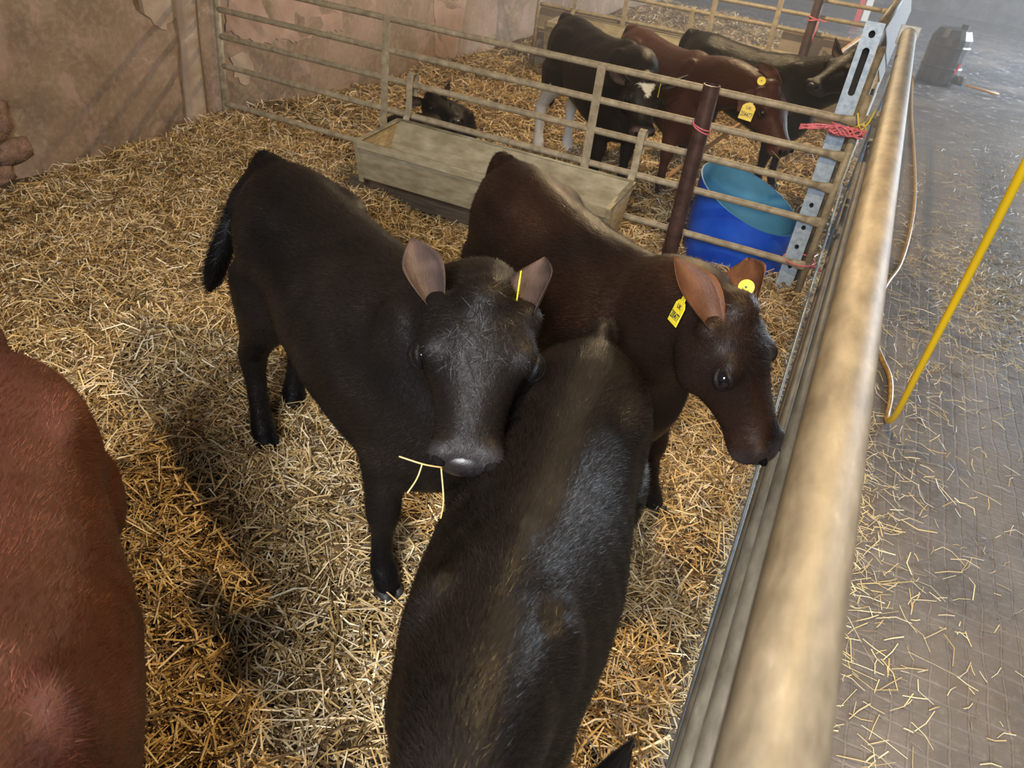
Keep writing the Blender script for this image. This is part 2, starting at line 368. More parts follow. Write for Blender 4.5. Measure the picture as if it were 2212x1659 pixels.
# ------------------------------------------------------------------ loose straw
def straw(name, X, Y, Z, lmin, lmax, wmin, wmax, tilt, label, seed, pal, parent=None, stand=0.0):
    r = np.random.default_rng(seed); n = len(X)
    L = r.uniform(lmin, lmax, n) * r.uniform(0.6, 1.0, n); W = r.uniform(wmin, wmax, n)
    yaw = r.uniform(0, 2 * np.pi, n); pit = r.normal(0.02, tilt, n)
    st = r.random(n) < stand; pit = np.where(st, r.uniform(0.4, 1.2, n), pit)
    d = np.stack([np.cos(yaw) * np.cos(pit), np.sin(yaw) * np.cos(pit), np.sin(pit)], -1)
    roll = r.normal(0, 0.5, n)
    s0 = np.stack([-np.sin(yaw), np.cos(yaw), np.zeros(n)], -1); u0 = np.cross(d, s0)
    s = s0 * np.cos(roll)[:, None] + u0 * np.sin(roll)[:, None]
    bend = r.normal(0, 0.10, n); bl = r.normal(0, 0.08, n)
    P = np.stack([X, Y, Z], -1); h = L[:, None] / 2
    up = np.array([0, 0, 1.0])
    mid = P + (u0 * bend[:, None] + s0 * bl[:, None]) * L[:, None]
    a = P - d * h; c = P + d * h
    lift = np.maximum(0, (hgt(a[:, 0], a[:, 1]) - 0.012) - a[:, 2]); a[:, 2] += lift
    w2 = s * (W / 2)[:, None]
    V = np.stack([a - w2, a + w2, mid - w2, mid + w2, c - w2 * .8, c + w2 * .8], 1).reshape(-1, 3)
    base = (np.arange(n) * 6)[:, None]
    F = np.concatenate([base + np.array([0, 1, 3, 2]), base + np.array([2, 3, 5, 4])], 1).reshape(-1, 4)
    me = bpy.data.meshes.new(name)
    me.vertices.add(len(V)); me.vertices.foreach_set('co', V.astype(np.float32).ravel())
    me.loops.add(F.size); me.loops.foreach_set('vertex_index', F.astype(np.int32).ravel())
    me.polygons.add(len(F)); me.polygons.foreach_set('loop_start', (np.arange(len(F)) * 4).astype(np.int32))
    me.update(calc_edges=True)
    pal = np.array(pal); ci = r.integers(0, len(pal), n); colr = pal[ci] * r.uniform(0.75, 1.2, n)[:, None]
    ca = me.color_attributes.new('Col', 'FLOAT_COLOR', 'POINT')
    cc = np.concatenate([np.repeat(colr, 6, 0), np.ones((n * 6, 1))], 1)
    ca.data.foreach_set('color', cc.astype(np.float32).ravel())
    o = link(name, me, M['straw'], parent); tag(o, label, 'straw' if not parent else None, kind='stuff'); return o
PAL = [(0.60, 0.41, 0.17), (0.68, 0.51, 0.27), (0.48, 0.31, 0.11), (0.80, 0.67, 0.44), (0.27, 0.165, 0.06), (0.15, 0.088, 0.034), (0.62, 0.45, 0.23), (0.10, 0.058, 0.024)]  # darkest browns paint shade in among the straws
def scatter(n, x0, x1, y0, y1, seed, zr=0.045):
    r = np.random.default_rng(seed); X = r.uniform(x0, x1, n); Y = r.uniform(y0, y1, n)
    cl = np.sin(7 * X + 3 * Y + 2 * np.sin(4 * Y)) * np.sin(6 * Y - 5 * X) * 0.024
    return X, Y, hgt(X, Y) + r.uniform(-0.006, zr, n) ** 1.0 + cl
straw('loose_straw', *scatter(125000, -2.9, GX - .01, 0.0, 4.1, 1), 0.05, 0.19, 0.0026, 0.0056, 0.24, 'thick layer of loose golden straw bedding in the near calf pen', 2, PAL, stand=0.03)
straw('loose_straw', *scatter(42000, -3.8, -2.9, 1.6, 4.1, 3), 0.06, 0.19, 0.003, 0.0055, 0.26, 'loose straw heaped along the foot of the plaster wall', 4, PAL, stand=0.05)
straw('loose_straw', *scatter(60000, -3.8, GX - .02, 4.1, 7.9, 5), 0.07, 0.20, 0.004, 0.007, 0.25, 'loose straw bedding in the middle pen behind the trough', 6, PAL, stand=0.04)
straw('loose_straw', *scatter(26000, -3.8, GX - .02, 7.9, 15, 7), 0.1, 0.24, 0.006, 0.012, 0.25, 'orange-tinted straw bedding in the farthest pen', 8, PAL, stand=0.05)
# straw along the gate foot and strewn over the passage
r = np.random.default_rng(21)
yy = r.uniform(0.9, 7.5, 2600); xx = GX + np.abs(r.normal(0, 0.11, 2600)) * (0.5 + 0.8 * (np.sin(2.3 * yy) > -.2)) 
yc = r.uniform(1.0, 7.0, 2600); xx = np.concatenate([xx, GX + .06 + np.abs(r.normal(0, .10, 2600)), r.uniform(0.2, 2.6, 1500), r.normal(1.9, .5, 4200), r.normal(1.2, .25, 1500), r.normal(0.8, .35, 900), r.normal(.40, .075, 900), .55 + np.abs(r.normal(0, .16, 300))])
yy = np.concatenate([yy, yc, r.uniform(0.8, 8.0, 1500), r.normal(7.4, 1.4, 4200), r.normal(5.2, .5, 1500), r.normal(5.0, .8, 900), r.normal(2.55, .42, 900), r.uniform(1.2, 4.5, 300)])
keep = xx > GX; xx = xx[keep]; yy = yy[keep]
def straw_flat(n):
    return -0.037 + r.uniform(0.001, 0.012, n)
_h = hgt
hgt = lambda x, y: np.full_like(np.asarray(x, float), -0.024)
straw('strewn_straw', xx, yy, straw_flat(len(xx)), 0.025, 0.16, 0.002, 0.004, 0.05, 'pale straws strewn over the grey concrete passage', 22, [(0.66, 0.54, 0.30), (0.72, 0.62, 0.40), (0.55, 0.43, 0.22)])
hgt = _h

# ------------------------------------------------------------------ gates, posts
def tubepart(name, a, b, rad, mt, par, n=14):
    return MB().tube([a, b], rad, n).build(name, mt, par, smooth=False)
def smooth_tube(name, pts, rad, mt, par=None, n=14, org=None):
    o = MB().tube(pts, rad, n).build(name, mt, par, org=org)
    me = o.data
    for p in me.polygons: p.use_smooth = len(p.vertices) == 4
    return o

RZ = [0.955, 0.79, 0.635, 0.46, 0.224, 0.02]
def hurdle(loc, xl, xr, rz, label, x_stiles, lab_left=True, rot=0):
    g = empty('calf_hurdle', loc); tag(g, label, 'gate')
    rr = 0.0175
    for z in rz:
        o = smooth_tube('rail', [(xl, 0, z), (xl + .05, 0, z), ((xl + xr) / 2, 0, z - .004), (xr - 0.11, 0, z), (xr - 0.07, 0, z)], rr, M['galv_old'], g)
        # flattened rail end
        mb = MB(); rings = []
        for t, w, h in ((0, .0175, .0175), (.03, .012, .021), (.05, .006, .025), (.085, .0055, .026), (.10, .0055, .022)):
            rings.append([(xr - .075 + t, w * math.cos(a), z + h * math.sin(a)) for a in [2 * math.pi * k / 12 for k in range(12)]])
        mb.loft(rings); mb.build('flattened_end', M['galv_old'], o, smooth=True)
    for x in x_stiles:
        MB().bar((x, -0.019, rz[-1] - .02), (x, -0.019, rz[0] + .012), 0.046, 0.008, (0, 1, 0)).build('brace', M['galv_old'], g, bevel=.002)
    smooth_tube('end_stile', [(xr + .01, .012, -.03), (xr + .01, .012, rz[0] + .12)], 0.019, M['galv_old'], g)
    smooth_tube('end_stile', [(xl, 0, -.03), (xl, 0, rz[0] + .03)], 0.021, M['galv_old'], g)
    return g
g1 = hurdle((0, 4.0, 0), -3.765, 0.0, RZ, 'six-rail tubular calf hurdle between plaster wall and brown post, trough hooked on it', (-2.535, -1.253))
# clamp / chain that ties the hurdle to the wall
mb = MB()
for i in range(7):
    a = i * 0.9; c = Vector((-3.80 + .012 * math.sin(i * 2.), 3.93 + .02 * math.cos(i), 0.86 + 0.012 * i))
    mb.tube([c + Vector((.022 * math.cos(t), .022 * math.sin(t) * math.cos(a), .022 * math.sin(t) * math.sin(a))) for t in np.linspace(0, 6.28, 11)], .006, 6)
o = mb.build('tying_chain', M['dark_hole'], None); tag(o, 'dark chain tying the hurdle end to the wall pilaster', 'chain')

g2 = hurdle((0, 7.9, 0), -3.25, -0.05, [1.09, 0.955, 0.82, 0.62, 0.40, 0.15], 'far six-rail hurdle across the back of the middle pen', (-2.35, -1.52, -0.95))
bd = MB().box((-2.1, 7.96, 0.29), (2.3, 0.03, 0.62)).build('back_board', M['board'], g2, bevel=.004); bd.location = (0, -7.9, 0)
bd = MB().box((-0.42, 7.96, 0.40), (0.9, 0.03, 0.80)).build('back_board', M['board'], g2, bevel=.004); bd.location = (0, -7.9, 0)

def brown_post(x, y, ztop, label):
    g = empty('steel_post', (x, y, 0)); tag(g, label, 'post')
    r = .041
    mb = MB().lathe([(r, -.06), (r, ztop), (r - .005, ztop + .001), (r - .005, ztop - .12), (.001, ztop - .121)], 24)
    mb.build('pipe', M['rust'], g, smooth=False)
    o = g.children[0]
    for p in o.data.polygons: p.use_smooth = True
    o.modifiers.new('es', 'EDGE_SPLIT').split_angle = .7
    return g
brown_post(-0.675, 3.91, 0.995, 'thick brown steel pipe post in front of the near hurdle')
brown_post(-0.632, 7.82, 1.15, 'thick brown steel pipe post at the far hurdle')

def twine(loc, pts_list, rad, label, mt='twine', name='baler_twine'):
    mb = MB()
    for pts in pts_list: mb.tube([Vector(p) for p in pts], rad, 7)
    o = mb.build(name, M[mt], None, smooth=True, org=loc); tag(o, label, 'twine'); return o
def loop(c, rx, ry, tilt, n=20, ph=0):
    return [(c[0] + rx * math.cos(a), c[1] + ry * math.sin(a), c[2] + tilt * math.cos(a + ph)) for a in np.linspace(0, 2 * math.pi, n)]
P1 = (-0.675, 3.91, 0.80)
twine(P1, [loop((-0.675, 3.915, 0.80), .046, .05, -.012), loop((-0.675, 3.915, 0.788), .046, .05, -.018)], .0035, 'pink baler twine looped round the near brown post')
P2 = (-0.632, 7.82, .95)
twine(P2, [loop((-0.632, 7.83, 0.95), .047, .06, -.01), loop((-0.632, 7.83, 0.935), .047, .06, .01), [(-.585, 7.77, .95), (-.53, 7.74, .945), (-.50, 7.74, .95)], [(-.585, 7.77, .94), (-.58, 7.74, .87), (-.59, 7.74, .82), (-.575, 7.74, .77)]], .006, 'pink baler twine with hanging ends on the far brown post')
z = 0.915
mb_pts = [loop((-0.03, 4.03, z + .012 * i - .02), .075, .07, .012 * (-1) ** i, ph=i) for i in range(4)]
k = []
for i in range(5):
    k.append([(-.10 + .03 * t + .01 * math.sin(i * 2 + t), 3.955 - .008 * math.sin(t + i), z + .02 * math.sin(t * 1.3 + i * 1.7)) for t in range(6)])
for i in range(4):
    k.append([(-.09 - .036 * t, 3.95 - .004 * t, z + .006 * math.sin(i * 2 + t) - .006 * t + .004 * i) for t in range(5)])
twine((-0.05, 3.99, z), mb_pts + k, .005, 'thick knotted pink twine tying the hurdle to the slotted upright')
twine((0, 4.0, .235), [loop((-0.035, 4.04, .235), .08, .085, .003), [(.03, 3.985, .24), (.09, 3.97, .235), (.13, 3.95, .235)], [(.03, 4.0, .232), (.08, 3.985, .225), (.13, 3.96, .237)]], .004, 'thin red twine strung low from the slotted upright to the feed gate')
twine((.03, 3.99, .96), [[(-.01, 3.97, 1.0), (.01, 3.955, .955), (.03, 3.965, .93), (.05, 3.975, .97), (.06, 3.99, 1.03)], [(.0, 3.96, .94), (.03, 3.955, .965), (.055, 3.96, .93)]], .004, 'yellow twine wrapped on the hurdle latch', 'yellow_twine')

# slotted galvanised upright (box section, holes and slots cut through the face)
ug = empty('slotted_upright', (-0.068, 4.075, 0)); tag(ug, 'galvanised box upright with round holes and long slots at the hurdle end', 'upright')
def plate_with_holes(w, h, z0, holes, t, y):
    bm = bmesh.new()
    # build strips between holes
    zc = [z0]; 
    vs = MB(); last = z0
    for (c, hw, hh, n) in sorted(holes):
        vs.box((0, y, (last + c - hh) / 2), (w, t, c - hh - last))
        # frame round hole
        out = []; inn = []
        K = 24
        for k in range(K):
            a = 2 * math.pi * k / K; ca, sa = math.cos(a), math.sin(a)
            m_ = max(abs(ca), abs(sa)); out.append((ca / m_ * w / 2, sa / m_ * hh))
            if hh > hw * 1.5:
                inn.append((hw * .92 * ca, math.copysign(hh * .92 - hw, sa) + hw * .9 * sa))
            else: inn.append((hw * .85 * ca, hh * .85 * sa))
        V = []; F = []
        for yy in (y - t / 2, y + t / 2):
            V += [(p[0], yy, c + p[1]) for p in out] + [(p[0], yy, c + p[1]) for p in inn]
        for k in range(K):
            j = (k + 1) % K
            F += [(k, j, K + j, K + k), (2 * K + j, 2 * K + k, 3 * K + k, 3 * K + j), (K + k, K + j, 3 * K + j, 3 * K + k), (j, k, 2 * K + k, 2 * K + j)]
        vs.add(V, F); last = c + hh
    vs.box((0, y, (last + h) / 2), (w, t, h - last)); bm.free(); return vs
hl = [(1.315, .0165, .019, 0), (1.155, .0165, .115, 1), (.52, .0125, .015, 0), (.40, .0125, .015, 0), (.295, .0125, .015, 0), (.185, .0125, .015, 0), (0.08, .0125, .015, 0)]
plate_with_holes(.082, 1.365, -.02, hl, .005, -.028).build('front_face', M['galv'], ug)
MB().box((-.0385, 0, .67), (.005, .052, 1.38)).box((.0385, 0, .67), (.005, .052, 1.38)).build('side_walls', M['galv'], ug)
MB().box((0, .028, .67), (.082, .005, 1.38)).build('back_face', M['dark_hole'], ug)  # dark colour paints the shade inside the hollow section
MB().box((-.01, -.03, -.012), (.16, .12, .012)).build('foot_plate', M['galv'], ug, bevel=.002)

# near feed gate along the passage
fg = empty('feed_gate', (0.0933, 2.4, 0)); tag(fg, 'long tubular feed gate with thick grimy top rail beside the passage', 'gate')
RX = 0.0933
yE = at_z(1962, 75, 1.25).y
def L(p): return (p[0] - .0933, p[1] - 2.4, p[2])
smooth_tube('top_rail', [L((RX, -0.6, 1.25)), L((RX, 0.5, 1.25)), L((RX, 2.5, 1.25)), L((RX, yE, 1.25))], .0381, M['rail_dirty'], fg, n=40)
for z, rad in ((.865, .0175), (.585, .0168), (.425, .0165)):
    smooth_tube('rail', [L((RX, -0.6, z)), L((RX, 2.0, z)), L((RX, yE - .15, z))], rad, M['rail_dirty'], fg, n=20)
for yq in (yE - .04,):
    MB().box(L((RX, yq, 1.25)), (.10, .012, .095)).build('end_plate', M['galv_plate'], fg, bevel=.003)
smooth_tube('end_stile', [L((RX, yE - .1, 1.22)), L((RX, yE - .1, .05))], .02, M['galv'], fg)
smooth_tube('end_stile', [L((RX, -.55, 1.22)), L((RX, -.55, .05))], .02, M['galv'], fg)
MB().bar(L((.088, .6, .30)), L((.042, yE - .2, .44)), .008, .06).build('bottom_bar', M['galv'], fg, bevel=.002)
MB().bar(L((.03, 4.02, .975)), L((.094, 4.05, .955)), .02, .03).bar(L((.088, 4.05, .89)), L((.088, 4.05, .99)), .03, .012).build('latch', M['galv_old'], fg, bevel=.002)

# second feed gate, sheeted, beyond
sg = empty('sheeted_gate', (0.0, 5.6, 0)); tag(sg, 'galvanised sheeted feed gate of the middle pen, seen edge-on', 'gate')
def L2(p): return (p[0], p[1] - 5.6, p[2])
a0 = Vector((-.055, 4.2, 1.30)); a1 = Vector((.03, 8.2, 1.31))
smooth_tube('top_rail', [L2(a0), L2(a1)], .025, M['rail_dirty'], sg, n=18)
mb = MB(); q = [a0, a1, Vector((.10, 8.2, 1.10)), Vector((.028, 4.25, 1.10))]
o2 = Vector((.006, 0, .002))
mb.add([L2(p) for p in q] + [L2(p + o2) for p in q], [(0, 1, 2, 3), (7, 6, 5, 4), (0, 4, 5, 1), (1, 5, 6, 2), (2, 6, 7, 3), (3, 7, 4, 0)])
mb.build('sheet', M['sheet'], sg)
for z in (.85, .6, .4, .2): smooth_tube('rail', [L2((.01, 4.25, z)), L2((.06, 8.2, z))], .0165, M['galv_old'], sg)
smooth_tube('end_stile', [L2((-.01, 4.17, 1.26)), L2((-.01, 4.17, .05))], .02, M['rail_dirty'], sg)
smooth_tube('end_stile', [L2((.06, 8.2, 1.28)), L2((.06, 8.2, .05))], .02, M['galv_old'], sg)

# ------------------------------------------------------------------ troughs
def trough(x0, x1, yb, zt, depth, label, hooks, divider=None, hookz=0.655, gate_y=4.0):
    cx = (x0 + x1) / 2; g = empty('feed_trough', (cx, yb - depth / 2, 0)); tag(g, label, 'trough')
    ox, oy = cx, yb - depth / 2
    zb = zt - .25; t = .004
    # section profile (y,z): back top, bottom back, bottom front, front top
    prof = [(yb, zt), (yb - .14, zb), (yb - depth + .06, zb), (yb - depth, zt - .03)]
    def strip(a, b, nm, th=.004):
        mb = MB(); ay, az = a; by, bz = b
        d = Vector((0, by - ay, bz - az)).normalized(); nn = Vector((0, -d.z, d.y)) * th
        V = [Vector((x - ox, y - oy, z)) for x in (x0, x1) for (y, z) in (a, b)]
        V += [v + nn for v in V]
        mb.add(V, [(0, 1, 3, 2), (4, 6, 7, 5), (0, 4, 5, 1), (2, 3, 7, 6), (0, 2, 6, 4), (1, 5, 7, 3)])
        return mb.build(nm, M['trough'], g)
    strip(prof[0], prof[1], 'back_side'); strip(prof[1], prof[2], 'bottom'); strip(prof[2], prof[3], 'front_side')
    # rolled lips
    smooth_tube('rolled_lip', [(x0 - ox, yb - oy, zt), (x1 - ox, yb - oy, zt)], .007, M['trough'], g, 8)
    mb = MB().box((0, yb - depth - oy - .006, zt - .045), (x1 - x0, .012, .045)); mb.build('front_lip', M['trough'], g, bevel=.003)
    for x, s in ((x0, -1), (x1, 1)):
        mb = MB(); V = [Vector((x - ox + k * s * .006, y - oy, z)) for k in (0, 1) for y, z in prof]
        mb.add(V, [(0, 1, 2, 3), (7, 6, 5, 4), (0, 4, 5, 1), (1, 5, 6, 2), (2, 6, 7, 3), (3, 7, 4, 0)])
        e = mb.build('end_panel', M['wood'], g)
        MB().bar((x - ox, yb - depth - oy, zt - .03), (x - ox, yb - oy, zt), .03, .008).build('end_rim', M['trough'], e, bevel=.002)
        MB().bar((x - ox + s * .01, yb - depth - oy - .01, zt - .02), (x - ox + s * .01, yb - depth - oy + .06, zt - .28), .03, .006, (0, 1, 0)).build('end_strap', M['trough'], e, bevel=.002)
    if divider is not None:
        MB().bar((divider - ox, yb - depth - oy, zt - .08), (divider - ox, yb - oy, zt + .01), .05, .03).build('divider', M['trough'], g)
    for x in hooks:
        gy = gate_y - oy
        pts = [(yb - oy, zt - .01), (gy - .030, zt + .05), (gy - .030, hookz - .02)] + [(gy - .030 * math.cos(a), hookz + .0 + .030 * math.sin(a)) for a in np.linspace(0.2, math.pi, 8)] + [(gy + .030, hookz - .10)]
        mb = MB(); w = .038
        for i in range(len(pts) - 1):
            a = Vector((x - ox, *pts[i])); b_ = Vector((x - ox, *pts[i + 1]))
            mb.bar(a, b_ + (b_ - a).normalized() * .002, w, .005, (0, 1, 0) if abs(pts[i][1] - pts[i + 1][1]) > abs(pts[i][0] - pts[i + 1][0]) else (0, 0, 1))
        mb.build('hook', M['galv_old'], g)
    return g
trough(-2.40, -0.955, 3.935, 0.44, 0.42, 'old steel feed trough with wooden ends hooked over the near hurdle', (-2.36, -0.975), hookz=.665)
trough(-2.93, -1.66, 7.82, 0.58, 0.44, 'steel trough in two bays hooked on the far hurdle', (-2.86, -1.70), divider=-2.25, hookz=.82, gate_y=7.9)
tr = empty('dark_trough', (-0.85, 8.7, 0.0)); tag(tr, 'dark low trough standing in the farthest pen behind the far hurdle', 'trough')
mb = MB(); mb.loft([[(-.75, -.14, .36), (-.75, .14, .36), (-.72, .09, .10), (-.72, -.09, .10)], [(.8, -.14, .36), (.8, .14, .36), (.77, .09, .10), (.77, -.09, .10)]]); mb.build('body', M['drum'], tr, bevel=.006)
MB().box((0, -.145, .37), (1.58, .02, .03)).box((0, .145, .37), (1.58, .02, .03)).build('rim', M['drum'], tr, bevel=.004)
for x_ in (-.6, .6): MB().box((x_, 0, .05), (.05, .2, .12)).build('foot', M['drum'], tr)
# timber kick board under the near trough
o = MB().box((0, 0, 0), (1.9, .05, .10)).build('kick_timber', M['timber'], None, bevel=.006); o.location = (-1.65, 3.78, 0.06); o.rotation_euler = (0, .0, .03)
tag(o, 'dark weathered timber lying in the straw under the near trough', 'timber')

# ------------------------------------------------------------------ blue barrel, cut slantwise
bg = empty('blue_barrel', (-0.40, 4.42, 0)); tag(bg, 'blue plastic half barrel cut slantwise, standing behind the near hurdle', 'barrel')
def barrel():
    n = 48; R = 0.30; rows = 10
    mo = MB(); mi = MB(); ring_o = []; ring_i = []
    for k in range(n):
        a = 2 * math.pi * k / n
        # rim height: low on +x / camera side, high on -x
        c = math.cos(a + math.radians(58))
        zt = 00.36 + 0.11 * math.cos(a - math.radians(165))
        ring_o.append((a, zt))
    V = []; F = []
    for j in range(rows + 1):
        for a, zt in ring_o:
            t = j / rows; z = -.03 + (zt + .03) * t
            bulge = R * (1 - .035 * (1 - min(1, z / .12)) ** 2 if z < .12 else 1) + (.006 if abs(z - .2) < .02 else 0)
            V.append((bulge * math.cos(a), bulge * math.sin(a), z))
    for j in range(rows):
        for k in range(n): F.append((j * n + k, j * n + (k + 1) % n, (j + 1) * n + (k + 1) % n, (j + 1) * n + k))
    mo.add(V, F); mo.build('outer_wall', M['blue'], bg, smooth=True)
    V2 = [(x * .975, y * .975, z) for x, y, z in V]; V2 += [(0, 0, 0.0)]
    F2 = [f[::-1] for f in F] + [((k + 1) % n, k, len(V2) - 1) for k in range(n)]
    mi.add(V2, F2); o = link('inner_wall', mi.mesh('inner_wall'), M['blue_in'], bg, True)
    rim = MB(); b0 = rows * n
    V3 = V[b0:] + V2[b0:b0 + n]; rim.add([(x, y, z + .002) for x, y, z in V3], [(k, (k + 1) % n, n + (k + 1) % n, n + k) for k in range(n)])
    rim.build('cut_rim', M['blue_in'], bg)
barrel()

# ------------------------------------------------------------------ hose, drum, sticks
def catmull(P, n=10):
    P = [Vector(p) for p in P]; P = [P[0]] + P + [P[-1]]; out = []
    for i in range(1, len(P) - 2):
        for k in range(n):
            t = k / n; a, b, c, d = P[i - 1:i + 3]
            out.append(0.5 * ((2 * b) + (c - a) * t + (2 * a - 5 * b + 4 * c - d) * t * t + (3 * b - 3 * c + d - a) * t ** 3))
    out.append(P[-2]); return out
HR = .0125
hp = [at_z(x, y, -.028) for x, y in ((1972, 160), (1969, 230), (1972, 300), (1976, 370), (1976, 430), (1966, 500), (1945, 570), (1917, 612), (1888, 665), (1884, 720), (1903, 770), (1922, 815), (1924, 860))]
hp += [at_z(1916, 905, -.025), at_d(1935, 895, 3.12), at_d(1990, 790, 2.75), at_d(2100, 580, 2.3), at_d(2212, 362, 1.95), at_d(2330, 130, 1.7)]
pts = catmull(hp, 8)
o = smooth_tube('yellow_hose', pts, HR, M['hose'], None, 12, org=hp[13])
ca = o.data.color_attributes.new('Col', 'FLOAT_COLOR', 'POINT')
nb = 13 * 8
cc = []
for i in range(len(pts)):
    f_ = min(1, max(0, (i - nb + 1) / 3)); cc += [(f_, f_, f_, 1)] * 12
ca.data.foreach_set('color', np.array(cc, np.float32).ravel())
tag(o, 'yellow hose, brown with grime and painted shade along the gate and rising to the right', 'hose')

dg = empty('black_drum', (0.78, 12.6, -.04)); tag(dg, 'black plastic drum with a side spout standing at the far end of the passage', 'drum')
mb = MB().lathe([(.001, 0), (.24, 0), (.26, .04), (.26, .2), (.268, .22), (.26, .24), (.26, .46), (.268, .48), (.26, .50), (.255, .58), (.20, .68), (.08, .70), (.001, .70)], 20); mb.build('body', M['drum'], dg)
MB().lathe([(.05, .69), (.05, .75), (.001, .75)], 14, (.10, 0, 0)).build('cap', M['drum'], dg)
smooth_tube('spout', [(.22, -.12, .10), (.33, -.17, .10)], .06, M['drum'], dg, 16)
smooth_tube('spout_mouth', [(.331, -.1705, .10), (.333, -.1715, .10)], .048, M['dark_hole'], dg, 16)
MB().bar((.175, -.20, .18), (.20, -.185, .30), .012, .03).build('red_stripe', M['red'], dg)
o = smooth_tube('broken_handle', [Vector((0, 0, 0)), Vector((.42, -.05, -.03))], .018, M['handle'], None, 12); o.location = (1.14, 12.42, .03)
tag(o, 'short wooden handle poking out of the black drum', 'handle')
B_ = at_y(1872, 72, 7.70); A_ = at_y(1805, 120, 7.3); A_ = B_ + (A_ - B_) * (B_.z / (B_.z - A_.z))
o = smooth_tube('broom_handle', [A_ * 0, (B_ - A_) * 0.5, (B_ - A_) * 1.1], .016, M['handle'], None, 12); o.location = A_
tag(o, 'orange wooden pole leaning by the far hurdle near the black calf', 'pole')
# red and white striped marker board at the far end
mk = empty('marker_board', at_z(1850, 46, 0)); tag(mk, 'red and white marker board far behind the far hurdle', 'board')
MB().box((0, 0, .6), (.10, .03, 1.2)).build('post', M['red'], mk); MB().box((.13, 0, .6), (.12, .025, 1.15)).build('white_panel', M['white_hair'], mk)

# ------------------------------------------------------------------ calves
def ring_se(c, r, u, w, hu, hd, p=2.2, n=20):
    out = []
    for k in range(n):
        a = 2 * math.pi * k / n; ca, sa = math.cos(a), math.sin(a)
        x = math.copysign(abs(ca) ** (2 / p), ca) * w; y = math.copysign(abs(sa) ** (2 / p), sa) * (hu if sa > 0 else hd)
        out.append(Vector(c) + Vector(r) * x + Vector(u) * y)
    return out
def bez(a, b, c, t): return a * (1 - t) ** 2 + b * 2 * t * (1 - t) + c * t * t
def ear_mesh(Lh, W, cup, seed=0):
    nu, nv = 12, 9; V = []; F = []
    for s in (0, 1):
        for i in range(nu):
            t = i / (nu - 1)
            w = W * (0.42 + 0.58 * math.sin(min(1, t / .55) * math.pi / 2)) * (1 if t < .55 else max(.02, 1 - ((t - .55) / .45) ** 1.5))
            for j in range(nv):
                v = (j / (nv - 1) - .5) * 2
                ang = v * (1.35 - .55 * t)
                x = t * Lh; y = math.sin(ang) / math.sin(1.35 - .55 * t) * w / 2
                z = (1 - math.cos(ang)) * w * .75 * cup - .02 * t * t * Lh * 3
                V.append((x, y, z + (0 if s == 0 else -.006 * (1 - .6 * abs(v)))))
    o = nu * nv
    for i in range(nu - 1):
        for j in range(nv - 1):
            a = i * nv + j; F.append((a, a + nv, a + nv + 1, a + 1)); F.append((o + a, o + a + 1, o + a + nv + 1, o + a + nv))
    for i in range(nu - 1):
        for j in (0, nv - 1):
            a = i * nv + j; F.append((a, a + nv, o + a + nv, o + a))
    for j in range(nv - 1):
        a = (nu - 1) * nv + j; F.append((a, a + 1, o + a + 1, o + a)); F.append((j, j + 1, o + j + 1, o + j))
    return MB().add(V, F)
def set_col(me, cols):
    ca = me.color_attributes.new('Col', 'FLOAT_COLOR', 'POINT')
    cc = np.concatenate([cols, np.ones((len(cols), 1))], 1)
    ca.data.foreach_set('color', cc.astype(np.float32).ravel())
def vnoise(P, f, seed):
    r = np.random.default_rng(seed); out = np.zeros(len(P))
    for k in range(5):
        d = r.normal(size=3); d /= np.linalg.norm(d); ph = r.uniform(0, 6.28)
        out += np.sin(P @ d * f * (0.7 + .25 * k) * 6.28 + ph + 1.3 * np.sin(P @ np.roll(d, 1) * f * 5 + ph))
    return out / 5

TR = [(-.505, .78, .64, .72, .045), (-.475, .865, .55, .73, .105), (-.41, .90, .50, .73, .145), (-.31, .905, .47, .72, .165), (-.20, .89, .47, .69, .155),
      (-.07, .88, .435, .65, .17), (.08, .875, .40, .63, .182), (.20, .885, .365, .62, .175), (.30, .90, .33, .63, .158), (.40, .885, .35, .64, .135), (.48, .82, .41, .62, .10), (.53, .75, .50, .62, .05)]
FL = [(.33, .60, .085, .05), (.33, .50, .075, .056), (.325, .42, .052, .045), (.335, .31, .040, .038), (.335, .27, .039, .038), (.33, .21, .026, .027), (.33, .12, .025, .027), (.338, .085, .033, .034), (.355, .05, .030, .032), (.365, .025, .032, .034)]
HL = [(-.31, .62, .13, .07), (-.31, .54, .11, .07), (-.34, .46, .078, .056), (-.40, .39, .050, .042), (-.452, .335, .045, .036), (-.452, .27, .032, .030), (-.435, .15, .026, .027), (-.425, .085, .034, .034), (-.405, .05, .031, .032), (-.395, .025, .033, .034)]

